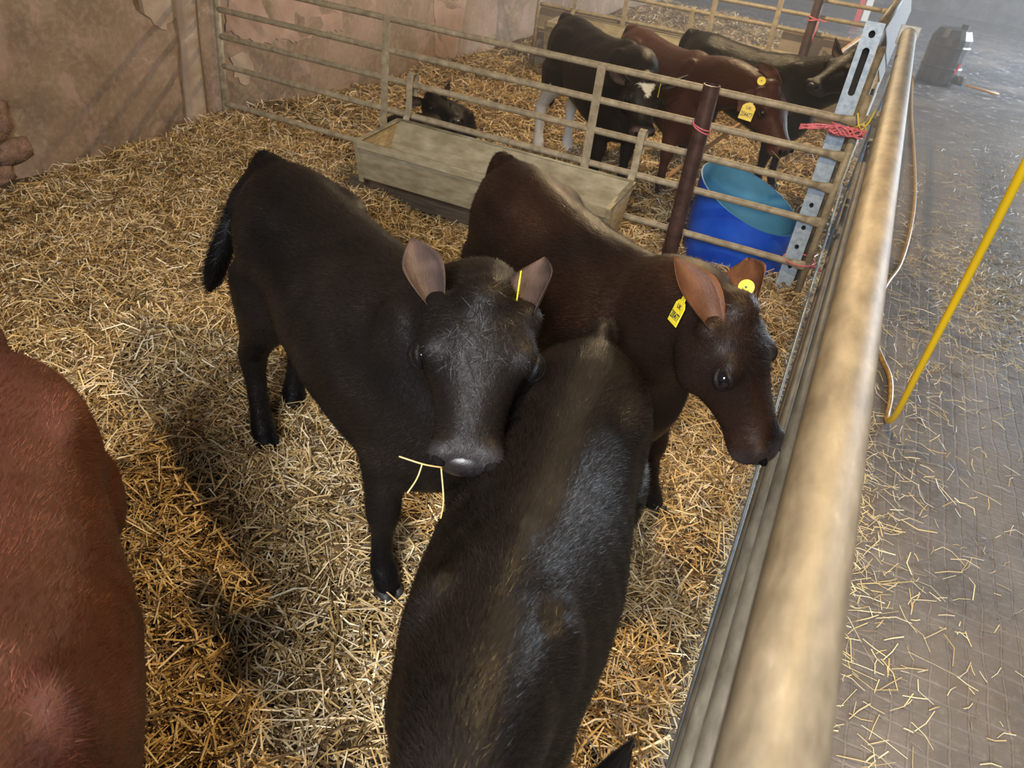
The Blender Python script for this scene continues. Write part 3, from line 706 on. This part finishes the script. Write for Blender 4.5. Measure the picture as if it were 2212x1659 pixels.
def calf(label, origin, heading, S, poll, nose, color, vox=0.011, legs=None, tail=None, ears=None, roll=0.0, hair=0, neck_up=0.0, HS=1.2, tags=(), colfn=None, straw_mouth=None, seed=1, lying=False, group=None, bend=0.0, fat=1.08, tail_cols=None):
    """origin: ground point under the withers-rump middle; poll and nose in world space."""
    root = empty('calf', origin, heading); tag(root, label, 'calf')
    bpy.context.view_layer.update()
    R = Matrix.Rotation(-heading, 3, 'Z'); og = Vector(origin)
    toL = lambda p: R @ (Vector(p) - og)
    pl, ns = toL(poll), toL(nose)
    legs = legs or {}
    zoff = -.33 * S if lying else 0
    mb = MB()
    # trunk
    rings = []
    for x, zt, zb, zc, w in TR:
        by = bend * (x + .1) ** 2
        c = Vector((x * S, by * S, zc * S + zoff)); rg = []
        for k in range(28):
            a = 2 * math.pi * k / 28; ca, sa = math.cos(a), math.sin(a)
            pw = 2.0 if sa > 0 else 2.3
            yy = math.copysign(abs(ca) ** (2 / pw), ca) * w * S * fat
            zz = math.copysign(abs(sa) ** (2 / pw), sa) * ((zt - zc) if sa > 0 else (zc - zb)) * S
            if sa > .93 and x < .35: zz += .006 * S
            rg.append(c + Vector((0, yy, zz)))
        rings.append(rg)
    mb.loft(rings)
    for s in (-1, 1):
        mb.sphere((-.27 * S, s * .100 * S, .805 * S + zoff), (.12 * S, .062 * S, .062 * S))      # hook bones
        mb.sphere((-.455 * S, s * .06 * S, .80 * S + zoff), (.045 * S, .04 * S, .05 * S))      # pin bones
        mb.sphere((.33 * S, s * .095 * S, .70 * S + zoff), (.10 * S, .055 * S, .19 * S), rot=Matrix.Rotation(.25, 3, 'Y'))
        mb.sphere((-.33 * S, s * .095 * S, .62 * S + zoff), (.14 * S, .075 * S, .19 * S), rot=Matrix.Rotation(-.2, 3, 'Y'))
    mb.sphere((-.455 * S, 0, .875 * S + zoff), (.07 * S, .028 * S, .035 * S))
    mb.sphere((.30 * S, 0, .875 * S + zoff), (.12 * S, .035 * S, .035 * S))
    # legs
    feet = []
    if not lying:
        for nm, prof, sy in (('fl', FL, 1), ('fr', FL, -1), ('hl', HL, 1), ('hr', HL, -1)):
            dx, dy = legs.get(nm, (0, 0)); rg = []; y0 = (.105 if nm[0] == 'f' else .115) * sy
            for (x, z, rx, ry) in prof:
                t = min(1, max(0, (.62 - z) / .6)); t = t ** 1.0
                c = Vector(((x + dx * t) * S, (y0 + dy * t) * S, z * S))
                kk = 1.16 * S
                rg.append(ring_se(c, (0, 1, 0), (1, 0, 0), ry * kk, rx * kk, rx * kk, 2.1, 14))
            mb.loft(rg); x, z = prof[-1][:2]; feet.append(Vector(((x + dx) * S, (y0 + dy) * S, 0)))
    else:
        for s in (-1, 1):
            mb.sphere((-.22 * S, s * .20 * S, .14 * S), (.22 * S, .08 * S, .13 * S))
            mb.loft([ring_se((.36 * S + t * .22 * S, s * .13 * S, .07 * S), (0, 1, 0), (0, 0, 1), .04 * S, .045 * S, .04 * S, 2, 12) for t in (-.3, 0, .5, 1, 1.1)])
    # head frame
    d = (ns - pl).normalized(); Lh = (ns - pl).length
    up = Vector((0, 0, 1)); n_ = (up - d * up.dot(d))
    if n_.length < .25: n_ = n_ + Vector((.3, 0, 0))
    n_.normalize(); s_ = d.cross(n_).normalized()      # s_: calf's right
    q = Matrix.Rotation(roll, 3, d); n_ = q @ n_; s_ = q @ s_
    H = lambda t, a, b: pl + d * (t * Lh) + s_ * a + n_ * b
    hs = HS * S
    HD = [(-.07, .030, .012, .05), (-.03, .055, .028, .075), (.06, .076, .040, .105), (.16, .086, .046, .122), (.28, .090, .048, .128), (.38, .086, .044, .120), (.48, .073, .039, .102), (.58, .061, .037, .086), (.70, .053, .034, .071), (.80, .052, .033, .063), (.88, .057, .034, .060), (.95, .056, .030, .054), (1.0, .046, .022, .043), (1.03, .028, .010, .025)]
    mb.loft([ring_se(H(t, 0, -.035 * hs), s_, n_, w * hs, (hu + .035) * hs, (hd - .035) * hs, 2.5, 20) for t, w, hu, hd in HD])
    for s in (-1, 1):
        mb.sphere(H(.33, s * .068 * hs, .014 * hs), (.032 * hs, .026 * hs, .026 * hs), rot=Matrix((d, s_, n_)).transposed())
        mb.sphere(H(.92, s * .036 * hs, .012 * hs), (.024 * hs, .024 * hs, .024 * hs))
        mb.sphere(H(.33, s * .055 * hs, -.075 * hs), (.05 * hs, .035 * hs, .05 * hs))
        mb.sphere(H(.08, s * .065 * hs, -.01 * hs), (.03 * hs, .03 * hs, .03 * hs))
    mb.sphere(H(.0, 0, .018 * hs), (.045 * hs, .045 * hs, .035 * hs))
    # neck
    a = Vector((.34 * S, bend * .19 * S, .70 * S + zoff)); c = H(.06, 0, -.055 * hs)
    b_ = Vector((.62 * S, 0, .74 * S + zoff + neck_up)); b_ = (b_ + (c - d * .25 * S)) / 2 if not lying else (a + c) / 2 + Vector((0, 0, .05))
    rg = []
    for i in range(9):
        t = i / 8; p = bez(a, b_, c, t); dd = (bez(a, b_, c, min(1, t + .05)) - bez(a, b_, c, max(0, t - .05))).normalized()
        u = up - dd * up.dot(dd)
        if u.length < .2: u = n_
        u.normalize(); rr = dd.cross(u).normalized()
        w = (.135 * (1 - t) + .070 * t) * S; h = (.185 * (1 - t) ** 1.2 + .098 * (1 - (1 - t) ** 1.2)) * S
        rg.append(ring_se(p, rr, u, w, h, h * 1.05, 2.2, 20))
    mb.loft(rg)
    # tail
    tl = tail or [(-.49, 0, .88), (-.545, 0, .80), (-.555, 0, .65), (-.55, 0, .5)]
    tp = catmull([Vector(p) * S + Vector((0, 0, zoff)) for p in tl], 5); m_ = len(tp)
    mb.tube(tp, [(.032 * (1 - i / m_) + .015) * S for i in range(m_)], 10)
    tmp = link('tmp', mb.mesh('tmp'))
    rm = tmp.modifiers.new('r', 'REMESH'); rm.mode = 'VOXEL'; rm.voxel_size = vox
    sm = tmp.modifiers.new('s', 'SMOOTH'); sm.factor = .5; sm.iterations = 12 if vox < .0115 else 7
    dep = bpy.context.evaluated_depsgraph_get(); dep.update()
    me = bpy.data.meshes.new_from_object(tmp.evaluated_get(dep)); me.name = 'body'
    bpy.data.objects.remove(tmp)
    nv = len(me.vertices); P = np.zeros(nv * 3, np.float32); me.vertices.foreach_get('co', P); P = P.reshape(-1, 3).astype(float)
    # relief: rib and muscle undulation
    Nn = np.zeros(nv * 3, np.float32); me.vertices.foreach_get('normal', Nn); Nn = Nn.reshape(-1, 3)
    rib = np.exp(-((P[:, 0] / S - .06) / .16) ** 2) * np.exp(-((P[:, 2] - zoff) / S - .68) ** 2 / .02)
    P += Nn * ((vnoise(P, 4.0, seed) * .0035 + rib * np.sin(P[:, 0] / S * 95) * .0018)[:, None])
    me.vertices.foreach_set('co', P.astype(np.float32).ravel()); me.update()
    base = np.array(color[0]); alt = np.array(color[1])
    t = np.clip(.5 + .7 * vnoise(P, 2.2, seed + 5), 0, 1)[:, None]
    cols = base * (1 - t) + alt * t
    # muzzle and leg ends carry the darker colour
    hd_ = np.array([list(d), list(s_), list(n_)]); rel = (P - np.array(pl)) @ hd_.T
    mz = np.clip((rel[:, 0] / Lh - .86) / .08, 0, 1) * (np.abs(rel[:, 1]) < .1) * (np.abs(rel[:, 2]) < .15)
    cols = cols * (1 - mz[:, None]) + np.array(color[2]) * mz[:, None]
    low = np.clip((.16 * S - P[:, 2]) / .08, 0, 1)[:, None] * (0 if lying else 1)
    cols = cols * (1 - low) + np.array(color[3]) * low
    if colfn: cols = colfn(P, cols, rel, Lh, S)
    set_col(me, cols)
    body = link('body', me, M['coat'], root, smooth=True)
    # tail switch
    tip = tp[-1]; dd = (tp[-1] - tp[-3]).normalized()
    mb = MB(); rg = []
    for t_, r_ in ((-.08, .013), (0, .026), (.06, .034), (.12, .034), (.17, .024), (.20, .006)):
        rg.append(ring_se(tip + dd * t_ * S, (0, 1, 0), (1, 0, 0), r_ * S, r_ * S, r_ * S, 2, 12))
    o = mb.loft(rg).build('tail_switch', M['coat'], root, smooth=True)
    set_col(o.data, np.tile(np.array(tail_cols or color[3]) * .8, (len(o.data.vertices), 1)))
    if hair > 30000: fur(root, o.data, 3500, d, pl, n_, Lh, S, seed + 3, 2.0)
    # hooves
    for f_ in feet:
        mb = MB()
        for s in (-1, 1):
            rg = [ring_se(f_ + Vector((x * S, s * .017 * S, z * S)), (0, 1, 0), (1, 0, 0), wy * S, wx * S, wx * S, 2.4, 10) for z, x, wx, wy in ((-.012, .008, .040, .019), (.015, .004, .038, .0185), (.035, 0, .034, .018), (.045, -.002, .03, .016))]
            mb.loft(rg)
        mb.build('hoof', M['hoof'], root, smooth=True)
    # eyes
    for s in (-1, 1):
        c = H(.375, s * .0800 * hs, .005 * hs)
        e = MB().sphere(c, .0200 * hs, 16, 10).build('eye', M['eye'], root, smooth=True)
        ax = (s_ * s * .85 + n_ * .35 + d * .12).normalized(); u1 = d; u2 = ax.cross(u1).normalized(); u1 = u2.cross(ax)
        for nm, sg, k0 in (('eyelid', 1, 0), ('eyelid', -1, 1)):
            pts = [c + ax * (.0135 * hs * math.cos((aa) * 0)) + u1 * (.021 * hs * math.cos(aa)) + u2 * (sg * s * .013 * hs * math.sin(aa)) - ax * (.010 * hs * abs(math.cos(aa)) ** 2) for aa in np.linspace(0, math.pi, 11)]
            l_ = MB().tube(pts, [.003 * hs + .004 * hs * math.sin(math.pi * i / 10) for i in range(11)], 8).build(nm, M['coat'], root, smooth=True)
            set_col(l_.data, np.tile(np.array(color[3]) * .9 + .002, (len(l_.data.vertices), 1)))
        o = MB().sphere(H(.975, s * .037 * hs, .017 * hs), (.013 * hs, .012 * hs, .009 * hs), 14, 10, rot=Matrix((d, s_, n_)).transposed() @ Matrix.Rotation(s * .7, 3, 'X')).build('nostril', M['nostril'], root, smooth=True)
    pts = [H(1.03 - .30 * abs(k) ** 1.3, k * .052 * hs, -.030 * hs - .012 * abs(k) * hs) for k in np.linspace(-1, 1, 15)]
    MB().tube(pts, .0022 * hs, 6).build('mouth_line', M['nostril'], root, smooth=True)
    o = MB().sphere(H(.965, 0, -.004 * hs), (.024 * hs, .045 * hs, .030 * hs), 20, 14, rot=Matrix((d, s_, n_)).transposed()).build('nose_pad', M['nose'], root, smooth=True)
    # ears
    ears = ears or {}
    for s, key in ((-1, 'l'), (1, 'r')):
        ex = ears.get(key, {}); v = ex.get('dir', (.85, .35, .35)); tw = ex.get('twist', 0.0); el = ex.get('len', .165); ew = ex.get('wid', .088)
        eb = H(.07, s * .070 * hs, .0)
        ed = (s_ * s * v[0] + n_ * v[1] - d * v[2]).normalized()
        if 'tip' in ex:
            ed = toL(ex['tip']) - eb; el = min(.21, max(.13, ed.length / S)); ed.normalize()
        face = (d * .75 + n_ * .25 + s_ * s * .2)
        if 'face' in ex: face = R @ Vector(ex['face'])
        face = (face - ed * face.dot(ed)).normalized()
        face = Matrix.Rotation(tw * s, 3, ed) @ face; side = face.cross(ed)
        o = ear_mesh(el * S, ew * S, .8).build('ear', M['coat'], root, smooth=True)
        EM = Matrix.Translation(eb) @ Matrix((ed, side, face)).transposed().to_4x4(); o.matrix_local = EM
        ne = len(o.data.vertices); ec = np.array(color[4])
        EV = np.array([v_.co[:] for v_ in o.data.vertices]); k2 = np.clip(.6 + .6 * vnoise(EV, 14, seed), .5, 1.3)[:, None]
        set_col(o.data, np.tile(ec, (ne, 1)) * k2)
        for tg in tags:
            if tg[0] != key: continue
            kind, pos, fc, uv = tg[1], toL(tg[2]), (R @ Vector(tg[3])).normalized(), R @ Vector(tg[4])
            uv = (uv - fc * uv.dot(fc)).normalized(); sd = uv.cross(fc)
            ML = EM.inverted() @ (Matrix.Translation(pos) @ Matrix((sd, uv, fc)).transposed().to_4x4())
            k = tg[5] if len(tg) > 5 else 1.0
            if kind == 'disc':
                t_ = MB().lathe([(.001, -.0015), (.0185 * k, -.0015), (.019 * k, 0), (.0185 * k, .0015), (.009 * k, .002), (.008 * k, .0035), (.001, .0035)], 28).build('ear_tag', M['tag'], o)
                t_.matrix_local = ML
                MB().lathe([(.001, .0036), (.003 * k, .0036), (.003 * k, .0055), (.001, .0055)], 12).build('tag_stud', M['print'], t_)
            else:
                w, h = .050 * k, .060 * k
                mb = MB(); out = [(-.5, -.55), (.5, -.55), (.5, .25), (.32, .42), (.18, .46), (.16, .66), (-.16, .66), (-.18, .46), (-.32, .42), (-.5, .25)]
                V = [(x * w, y * h, z) for z in (-.0012, .0012) for x, y in out]; q_ = len(out)
                mb.add(V, [tuple(range(q_ - 1, -1, -1)), tuple(range(q_, 2 * q_))] + [(a_, (a_ + 1) % q_, q_ + (a_ + 1) % q_, q_ + a_) for a_ in range(q_)])
                t_ = mb.build('ear_tag', M['tag'], o); t_.matrix_local = ML
                txt(tg[6] if len(tg) > 6 else '', t_, w, h)
    if straw_mouth:
        for st in straw_mouth:
            o = MB().tube(catmull([toL(p) for p in st], 6), .0013, 6).build('straw_in_mouth', M['straw_one'], root, smooth=True)
    if hair: fur(root, me, hair, d, pl, n_, Lh, S, seed)
    return root

def txt(s, parent, w, h):
    if not s: return
    for i, ln in enumerate(s.split('/')):
        cu = bpy.data.curves.new('tag_lettering', 'FONT'); cu.body = ln; cu.size = h * (.26 if i == 0 else .42); cu.align_x = 'CENTER'; cu.align_y = 'CENTER'; cu.extrude = .0002; cu.offset = .0003
        tmp = bpy.data.objects.new('tmp', cu); COL.objects.link(tmp)
        dep = bpy.context.evaluated_depsgraph_get(); me = bpy.data.meshes.new_from_object(tmp.evaluated_get(dep)); bpy.data.objects.remove(tmp)
        wd_ = max(v.co.x for v in me.vertices) - min(v.co.x for v in me.vertices); k = min(1, w * .88 / wd_)
        o = link('tag_lettering', me, M['print'], parent)
        o.matrix_local = Matrix.Translation((0, h * (.18 - .42 * i), .0016)) @ Matrix.Diagonal((k, 1, 1, 1))

def fur(root, me, n, d, pl, nn, Lh, S, seed, lk=1.0):
    r = np.random.default_rng(seed + 99)
    me.calc_loop_triangles(); T = np.zeros(len(me.loop_triangles) * 3, np.int32); me.loop_triangles.foreach_get('vertices', T); T = T.reshape(-1, 3)
    nv = len(me.vertices); P = np.zeros(nv * 3, np.float32); me.vertices.foreach_get('co', P); P = P.reshape(-1, 3).astype(float)
    Nn = np.zeros(nv * 3, np.float32); me.vertices.foreach_get('normal', Nn); Nn = Nn.reshape(-1, 3).astype(float)
    C = np.zeros(nv * 4, np.float32); me.color_attributes['Col'].data.foreach_get('color', C); C = C.reshape(-1, 4)[:, :3]
    A = np.linalg.norm(np.cross(P[T[:, 1]] - P[T[:, 0]], P[T[:, 2]] - P[T[:, 0]]), axis=1); cum = np.cumsum(A); cum /= cum[-1]
    idx = np.searchsorted(cum, r.random(n)); b = r.random((n, 2)); sw = b.sum(1) > 1; b[sw] = 1 - b[sw]; w = np.stack([1 - b.sum(1), b[:, 0], b[:, 1]], 1)
    tri = T[idx]; p = (P[tri] * w[:, :, None]).sum(1); nr = (Nn[tri] * w[:, :, None]).sum(1); nr /= np.linalg.norm(nr, axis=1)[:, None]; cl = C[tri[:, 0]]
    rel = p - np.array(pl); head = (rel @ np.array(d) > -.02) & (np.linalg.norm(rel, axis=1) < Lh * 1.3) & (p[:, 0] > .3 * S)
    flow = np.tile(np.array([-.75, 0, -.55]), (n, 1)); flow[head] = -np.array(d) * .3 + np.array([0, 0, -.6])
    flow += .22 * np.stack([vnoise(p, 3, seed + 1), vnoise(p, 3, seed + 2), vnoise(p, 3, seed + 3)], 1) + r.normal(0, .16, (n, 3))
    flow -= nr * (flow * nr).sum(1)[:, None]; flow /= np.linalg.norm(flow, axis=1)[:, None] + 1e-6
    side = np.cross(flow, nr); L_ = r.uniform(.010, .022, n)[:, None] * lk; hn = rel @ np.array(nn); fore = head & (hn > -.02) & (rel @ np.array(d) < .45 * Lh) & (np.linalg.norm(rel - np.outer(rel @ np.array(d), np.array(d)) - np.outer(hn, np.array(nn)), axis=1) < .062 * S); L_ = np.where(head[:, None], L_ * .7, L_); L_ = np.where(fore[:, None], L_ * 2.3, L_); flow[fore] += r.normal(0, .35, (int(fore.sum()), 3)); flow -= nr * (flow * nr).sum(1)[:, None]; flow /= np.linalg.norm(flow, axis=1)[:, None] + 1e-6
    tip = p + flow * L_ + nr * L_ * r.uniform(.12, .40, n)[:, None]; wd_ = .0007
    a = p - side * wd_ - nr * .001; c = p + side * wd_ - nr * .001
    V = np.stack([a, c, tip], 1).reshape(-1, 3); me2 = bpy.data.meshes.new('coat_hair')
    me2.vertices.add(len(V)); me2.vertices.foreach_set('co', V.astype(np.float32).ravel())
    me2.loops.add(3 * n); me2.loops.foreach_set('vertex_index', np.arange(3 * n, dtype=np.int32))
    me2.polygons.add(n); me2.polygons.foreach_set('loop_start', (np.arange(n) * 3).astype(np.int32)); me2.update(calc_edges=True)
    me2.polygons.foreach_set('use_smooth', np.ones(n, bool))
    sheen_pt = np.clip(.2 + 1.3 * vnoise(p, 5.0, seed + 7), 0, 1.2)[:, None]  # lighter patches paint a grey sheen into the hair colour
    set_col(me2, np.repeat(cl * r.uniform(.6, 1.6, n)[:, None] * (1 + 1.1 * sheen_pt), 3, 0))
    # shade the hairs with the skin's own normal
    try: me2.normals_split_custom_set_from_vertices(np.repeat(nr + flow * .0 + r.normal(0, .13, (n, 3)), 3, 0).tolist())
    except Exception: pass
    o = link('coat_hair', me2, M['hair'], root); o['kind'] = 'stuff'
M['straw_one'] = noisy('straw_stem', (0.5, 0.36, 0.12), (0.66, 0.5, 0.22), 40, 0.5)

BLACK = [(.0045, .0038, .0035), (.010, .0075, .0062), (.024, .021, .021), (.0035, .003, .003), (.085, .058, .050)]
BROWNBLK = [(.009, .0058, .0045), (.022, .0115, .0075), (.040, .030, .028), (.010, .008, .0075), (.115, .052, .030)]
RED = [(.044, .0165, .011), (.068, .026, .0175), (.10, .05, .04), (.03, .012, .009), (.13, .055, .036)]
HEAD_A = (at_z(1046, 648, 1.04), at_z(1003, 1008, .80))
def start(tailhead, heading, S):
    """origin such that the tail head (-.48 S) sits at the given xy"""
    return (tailhead[0] + .48 * S * math.cos(heading), tailhead[1] + .48 * S * math.sin(heading), -.015)
FULL = 1.0
# A: black calf looking up at the camera
hA = math.radians(-27); sA = 1.07
calf('black calf in mid pen with its face turned up to the viewer, straw in mouth', start((-1.53, 1.80), hA, sA), hA, sA, *HEAD_A, BLACK,
     legs={'hl': (-.07, -.09), 'hr': (.12, -.03), 'fl': (.13, -.03), 'fr': (.02, 0)}, tail=[(-.49, 0, .88), (-.55, -.03, .80), (-.575, -.08, .73), (-.585, -.11, .645)],
     ears={'r': dict(tip=at_d(888, 508, 1.53), face=(.5, -.6, .2), wid=.075), 'l': dict(tip=at_d(1172, 552, 1.55), face=(-.25, -1, .4), wid=.088)}, hair=90000, seed=3, HS=1.22,
     tags=[('l', 'flag', at_d(1121, 618, 1.49), (1, .36, 0), (.1, .1, 1), .75)],
     straw_mouth=[[at_d(955, 1010, 1.33), at_d(915, 1003, 1.30), at_d(862, 986, 1.30)], [at_d(912, 1003, 1.30), at_d(900, 1035, 1.3), at_d(880, 1065, 1.3)], [at_d(953, 1012, 1.32), at_d(958, 1080, 1.33), at_d(952, 1120, 1.34)]])
# B: dark brown calf, head lowered to the feed gate
hB = math.radians(-37); sB = 1.04
calf('dark brown calf behind, head lowered against the feed gate, yellow disc tag in ear', start((-1.04, 2.42), hB, sB), hB, sB, at_z(1575, 665, .97), at_z(1652, 985, .66), BROWNBLK,
     ears={'r': dict(tip=at_d(1462, 550, 1.72), face=(.75, -.55, .3), wid=.095), 'l': dict(tip=at_d(1612, 550, 1.92), face=(-.2, -1, .45), wid=.10)}, hair=80000, seed=8, HS=1.15, legs={'fl': (.03, .095)},
     tags=[('l', 'disc', at_d(1612, 621, 1.79), (-.1, -.8, .5), (0, 0, 1)), ('r', 'flag', at_d(1464, 672, 1.76), (-.75, -.5, .25), (.1, .2, 1), .95, 'UK/200477')])
# C: black calf close to the viewer, rump away
hC = math.radians(-81); sC = 1.0
calf('black calf nearest the viewer, seen from above with its back filling the foreground', start((-.375, 1.55), hC, sC), hC, sC, (-.15, .41, .84), (-.07, .07, .60), BLACK[:4] + [(.008, .0065, .006)], fat=1.06,
     ears={'l': dict(tip=Vector((.012, .592, .90)), face=(.3, -.5, .3), wid=.07), 'r': dict(dir=(.5, -.8, .0))}, hair=110000, seed=15)
# D: red brown calf at lower left
hD = math.radians(-38); sD = 1.0
calf('red-brown calf at the lower left corner, rump and hind leg in view', start((-1.385, .765), hD, sD), hD, sD, (-.40, -.30, .85), (-.35, -.60, .6), RED,
     legs={'hl': (-.04, .0)}, hair=60000, seed=23)
# far pen ------------------------------------------------------------
def white_marks(P, cols, rel, Lh, S):
    w = np.array([.55, .53, .50])
    leg = (P[:, 2] < (.50 + .04 * np.sin(30 * P[:, 0] + 20 * P[:, 1])) * S) & (P[:, 0] < -.25 * S)
    cols = cols.copy(); cols[leg] = w
    st = (rel[:, 0] / Lh > .12) & (rel[:, 0] / Lh < .38) & (np.abs(rel[:, 1]) < .05 * (1 - (rel[:, 0] / Lh - .12) / .27)) & (rel[:, 2] > 0)
    cols[st] = np.array([.75, .72, .62]); return cols
hE = math.radians(-41); sE = 1.06
calf('black calf with white hind legs and a white star, standing in the middle pen', start((-2.02, 5.45), hE, sE), hE, sE, at_y(1392, 172, 4.62), at_y(1388, 292, 4.50), [(.012, .010, .009), (.020, .015, .013), (.09, .06, .055), (.009, .008, .008), (.09, .065, .06)], vox=.012,
     colfn=white_marks, hair=22000, seed=31, ears={'r': dict(dir=(.85, .25, .4)), 'l': dict(dir=(.85, .35, .2))}, tags=[('l', 'flag', at_d(1424, 196, 4.40), (1, .2, 0), (.1, .1, 1))])
hF = math.radians(-40); sF = 1.02
calf('red-brown calf with yellow ear tags behind the brown post', start((-1.64, 5.78), hF, sF), hF, sF, at_y(1660, 190, 4.80), at_y(1692, 332, 4.66), RED, vox=.012, hair=22000, seed=37,
     ears={'l': dict(tip=at_d(1636, 128, 4.42), face=(.0, -1, .3), wid=.10), 'r': dict(tip=at_d(1592, 240, 4.36), face=(-.1, -1, .3), wid=.10)}, tags=[('l', 'disc', at_d(1645, 175, 4.33), (.1, -.9, .4), (0, 0, 1), 1.25), ('r', 'flag', at_d(1615, 240, 4.22), (.1, -.9, .35), (.1, 0, 1), 1.45, 'UK/204477')],
     straw_mouth=[[at_y(1668, 326, 4.62), at_y(1690, 350, 4.6), at_y(1698, 360, 4.6)]])
hG = math.radians(-18); sG = 1.03
calf('black calf at the back of the middle pen, head turned behind the slotted upright', start((-1.27, 6.10), hG, sG), hG, sG, at_y(1850, 128, 5.35), at_y(1752, 192, 5.15), BLACK, vox=.014, hair=22000, seed=41)
hH = math.radians(10)
calf('black calf lying in the straw behind the near trough', (-2.52, 4.52, -.10), math.radians(75), .80, at_y(928, 212, 4.66), at_y(988, 268, 4.56), BLACK, vox=.013, hair=22000, seed=47, lying=True, tail=[(-.49, 0, .80), (-.56, .0, .70), (-.58, -.03, .52), (-.50, -.1, .38)],
     ears={'l': dict(dir=(.6, .9, .1)), 'r': dict(dir=(.8, -.2, .5))})

# ------------------------------------------------------------------ added haze volume imitating lens glare
m = bpy.data.materials.new('glare_veil'); m.use_nodes = True; nt = m.node_tree; nt.nodes.clear()
out = nt.nodes.new('ShaderNodeOutputMaterial'); vsn = nt.nodes.new('ShaderNodeVolumeScatter'); vsn.inputs['Density'].default_value = 0.022; vsn.inputs['Anisotropy'].default_value = 0.2
nt.links.new(vsn.outputs[0], out.inputs['Volume']); M['haze'] = m
o = MB().box((1.5, 13.2, 1.6), (10.5, 19.2, 3.3)).build('glare_veil', m); tag(o, 'added haze volume imitating veiling lens glare over the far pens', 'haze', kind='stuff')
